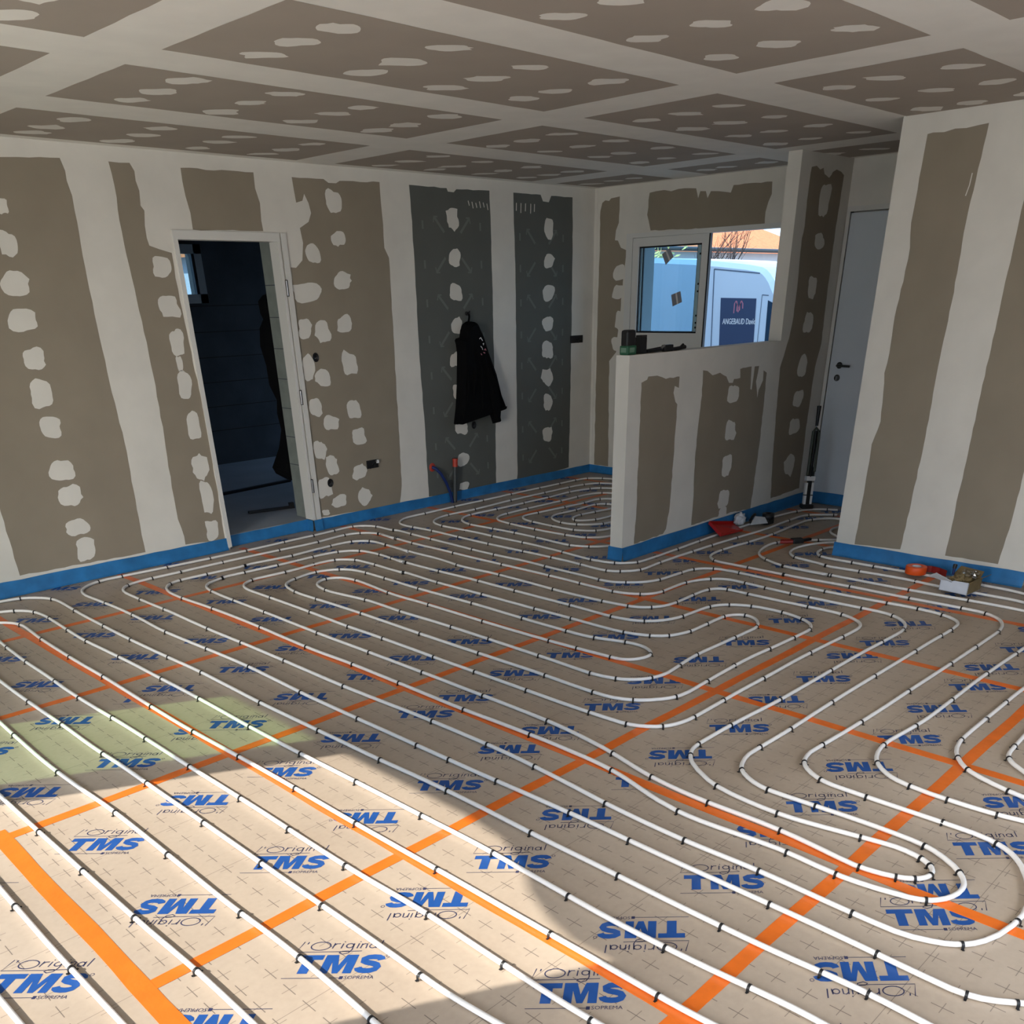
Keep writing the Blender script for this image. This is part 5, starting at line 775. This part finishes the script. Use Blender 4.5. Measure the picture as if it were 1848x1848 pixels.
flap([(.175, -.08, .078), (.175, .09, .078), (.235, .085, .112), (.23, -.07, .105)], 'cardb', 'flap')
bm = bmesh.new(); bmesh.ops.create_icosphere(bm, subdivisions=4, radius=1)
for p in bm.verts:
    n_ = mn.noise(p.co * 2.4 + Vector((3, 1, 0))) * .4 + mn.noise(p.co * 6) * .22; q = p.co * (1 + n_); p.co = Vector((q.x * .06 + .09, q.y * .066 + .0, max(.006, q.z * .045 + .055)))
m_ = MB(); m_.bm(bm, 'cardb', X, False); m_.build('packing_paper', parent=t_)
bm = bmesh.new(); bmesh.ops.create_icosphere(bm, subdivisions=3, radius=1)
for p in bm.verts:
    n_ = mn.noise(p.co * 2.4 + Vector((7, 1, 4))) * .5; q = p.co * (1 + n_); p.co = Vector((q.x * .05 + .13, q.y * .05 - .03, q.z * .028 + .098))
m_ = MB(); m_.bm(bm, 'clear', X, False); m_.build('plastic_wrap', parent=t_)
m_ = MB(); m_.tube([X @ Vector((.11, .07, .08)), X @ Vector((.115, .072, .125))], .008, 'bluehose', 8); m_.tube([X @ Vector((.115, .072, .120)), X @ Vector((.118, .072, .146))], .013, 'black', 10); m_.build('bottle_nozzle', parent=t_); fix(t_)
t_ = thing('tape_roll', 'bright orange tape roll lying beside the white carton at the right wall', 'tape roll', (6.235, 2.275, .02))
m_ = MB(); m_.lathe([(.030, 0), (.066, 0), (.068, .003), (.068, .047), (.066, .05), (.030, .05), (.030, 0)], 'orange', 32, Matrix.Translation((6.235, 2.275, .021))); m_.build('roll', parent=t_)
m_ = MB(); m_.lathe([(.026, .002), (.030, .002), (.030, .050), (.026, .050), (.026, .002)], 'cardw', 24, Matrix.Translation((6.235, 2.275, .021))); m_.build('core', parent=t_)
m_ = MB(); pp = [(6.292, 2.235), (6.31, 2.20), (6.295, 2.14), (6.262, 2.08)]
for a, b_ in zip(pp[:-1], pp[1:]): m_.face([(a[0], a[1], .025), (b_[0], b_[1], .025), (b_[0], b_[1], .068), (a[0], a[1], .068)], 'darkred')
m_.build('loose_tape_end', parent=t_); fix(t_)

# ------------------------------------------------------------------ outside the window
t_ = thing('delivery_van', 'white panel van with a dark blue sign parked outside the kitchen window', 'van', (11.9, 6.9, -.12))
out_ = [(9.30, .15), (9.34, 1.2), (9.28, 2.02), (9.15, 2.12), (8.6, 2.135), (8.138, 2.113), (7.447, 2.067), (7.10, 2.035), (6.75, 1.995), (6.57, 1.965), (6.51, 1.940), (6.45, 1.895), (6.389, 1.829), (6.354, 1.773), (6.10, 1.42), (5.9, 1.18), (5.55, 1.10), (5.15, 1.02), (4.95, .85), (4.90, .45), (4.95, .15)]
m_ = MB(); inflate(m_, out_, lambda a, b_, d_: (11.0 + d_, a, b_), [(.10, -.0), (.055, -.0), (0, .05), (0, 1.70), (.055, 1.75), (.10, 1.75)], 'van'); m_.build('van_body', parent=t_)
SU = 10.998
m_ = MB()
def bar(y0_, z0_, y1_, z1_, w_=.010):
    for f_ in ribbon([(y0_, z0_), (y1_, z1_)], w_): on_u(m_, f_, SU - .0005, 'seam')
bar(7.214, 1.962, 7.134, .35, .014); bar(7.214, 1.962, 6.56, 1.90, .013); m_.build('door_seam', parent=t_)
m_ = MB(); bar(6.50, 1.672, 6.41, 1.665, .010); bar(6.50, 1.672, 6.50, .3, .008); m_.build('door_seam', parent=t_)
m_ = MB(); bar(8.62, 1.99, 8.62, .3); m_.build('door_seam', parent=t_)
m_ = MB(); on_u(m_, [(7.083, 1.649), (6.574, 1.635), (6.545, 1.0), (7.045, 1.0)], SU - .001, 'sign'); sg_ = m_.build('sign_panel', parent=t_)
m_ = MB(); tf = text_faces('ANGEBAUD David', .1); wd = max(p[0] for f_ in tf for p in f_); k_ = .472 / wd
for f_ in tf: m_.face([(SU - .0025, 7.027 - x * k_, 1.357 + y * k_ * 1.55) for x, y in f_], 'white')
for off in (.0015, -.0015):
    for f_ in tf: m_.face([(SU - .0024, 7.027 - x * k_ + off, 1.357 + y * k_ * 1.55) for x, y in f_], 'white')
m_.build('lettering', parent=sg_)
m_ = MB()
lg = [[(0, 0), (.0, .105), (.018, .135), (.036, .105), (.050, .03), (.060, .012), (.070, .03), (.084, .105), (.100, .135), (.118, .105), (.122, .05)], [(.018, .12), (.030, .135), (.062, .05), (.090, .135), (.102, .12)], [(.036, .10), (.040, .02)], [(.084, .10), (.082, .03)]]
for i, pl in enumerate(lg):
    for f_ in ribbon(pl, .012 if i == 0 else .008): m_.face([(SU - .0025, 6.875 - x, 1.478 + y) for x, y in f_], 'pink')
m_.build('emblem', parent=sg_)
m_ = MB(); on_u(m_, [(6.413, 1.615), (6.25, 1.55), (5.98, 1.20), (6.40, 1.17)], SU - .001, 'carglass'); m_.build('cab_window', parent=t_)
for v_ in (8.55, 5.55):
    m_ = MB(); m_.lathe([(0, 0), (.19, 0), (.20, .02), (.31, .02), (.33, .06), (.33, .20), (.30, .22)], 'tyre', 28, Matrix.Translation((10.985, v_, .21)) @ Matrix.Rotation(PI / 2, 4, 'Y')); m_.build('wheel', parent=t_)
    m_ = MB(); m_.lathe([(0, 0), (.19, 0), (.20, .02), (.31, .02), (.33, .06), (.33, .20), (.30, .22)], 'tyre', 28, Matrix.Translation((12.77, v_, .21)) @ Matrix.Rotation(-PI / 2, 4, 'Y')); m_.build('wheel', parent=t_)
fix(t_)
t_ = thing('neighbour_house', 'neighbouring house with an orange tiled roof beyond the van', 'house', (18, 15, -.12))
m_ = MB(); m_.box(9.5, 23.4, 13.0, 20, -.12, 2.50, 'render'); m_.build('house_wall', parent=t_)
m_ = MB(); zr = lambda v_: 2.56 + .45 * (v_ - 13)
e0, e1 = 12.75, 16.5
m_.raw([(9.2, e0, zr(e0)), (23.75, e0, zr(e0)), (23.75, 13.75, zr(13.75)), (23.5, 14.05, zr(14.05)), (22.0, e1, zr(e1)), (9.2, e1, zr(e1)), (9.2, 20.4, zr(e0)), (23.75, 20.4, zr(e0))], [(0, 1, 2, 3, 4, 5), (5, 4, 7, 6), (1, 7, 4, 3, 2), (0, 5, 6)], 'roof'); m_.build('roof', parent=t_)
m_ = MB(); m_.tube([(9.2, 12.72, 2.50), (23.8, 12.72, 2.50)], .04, 'darkmetal'); m_.build('gutter', parent=t_); fix(t_)
t_ = thing('bare_tree', 'bare twiggy tree between the van and the orange roof', 'tree', (14, 9.1, -.12)); rr = random.Random(11)
m_ = MB()
def branch(p, d_, L, r, lev):
    pts = [p]; 
    for i in range(4):
        d_ = (d_ + Vector((rr.uniform(-.2, .2), rr.uniform(-.2, .2), rr.uniform(-.05, .12)))).normalized(); p = p + d_ * L / 4; pts.append(p)
    m_.tube(pts, [r, r * .9, r * .8, r * .65, r * .5], 'bark', 5)
    if lev > 0:
        for i in range(4 if lev > 1 else 3):
            q = pts[rr.randint(1, 4)]; branch(q, (d_ + Vector((rr.uniform(-.9, .9), rr.uniform(-.9, .9), rr.uniform(-.1, .6)))).normalized(), L * .62, r * .5, lev - 1)
branch(Vector((14.0, 9.12, -.12)), Vector((0, 0, 1)), 1.7, .035, 0)
for q in range(6): branch(Vector((14.0, 9.12, 1.35 + .05 * q)), Vector((rr.uniform(-.5, .5), rr.uniform(-.55, .45), 1)).normalized(), .75, .016, 3)
m_.build('branches', parent=t_); fix(t_)
bm = bmesh.new(); rr = random.Random(5)
m_ = MB()
for q in range(260):
    a = Vector((16 + rr.gauss(0, .5), 11.85 + rr.gauss(0, .16), 1.95 + rr.gauss(0, .42))); d_ = Vector((rr.uniform(-1, 1), rr.uniform(-1, 1), rr.uniform(-.5, 1))).normalized(); e = d_.orthogonal().normalized()
    m_.face([a, a + d_ * .07 + e * .03, a + d_ * .14, a + d_ * .07 - e * .03], 'leaf')
t_ = thing('leafy_shrub', 'pale yellow green shrub glimpsed through the left window pane', 'shrub', (16, 11.85, -.12)); m_.build('foliage', parent=t_)
m_ = MB(); m_.tube([(16, 11.85, -.12), (16, 11.84, 1.9)], .03, 'bark'); m_.build('stem', parent=t_); fix(t_)
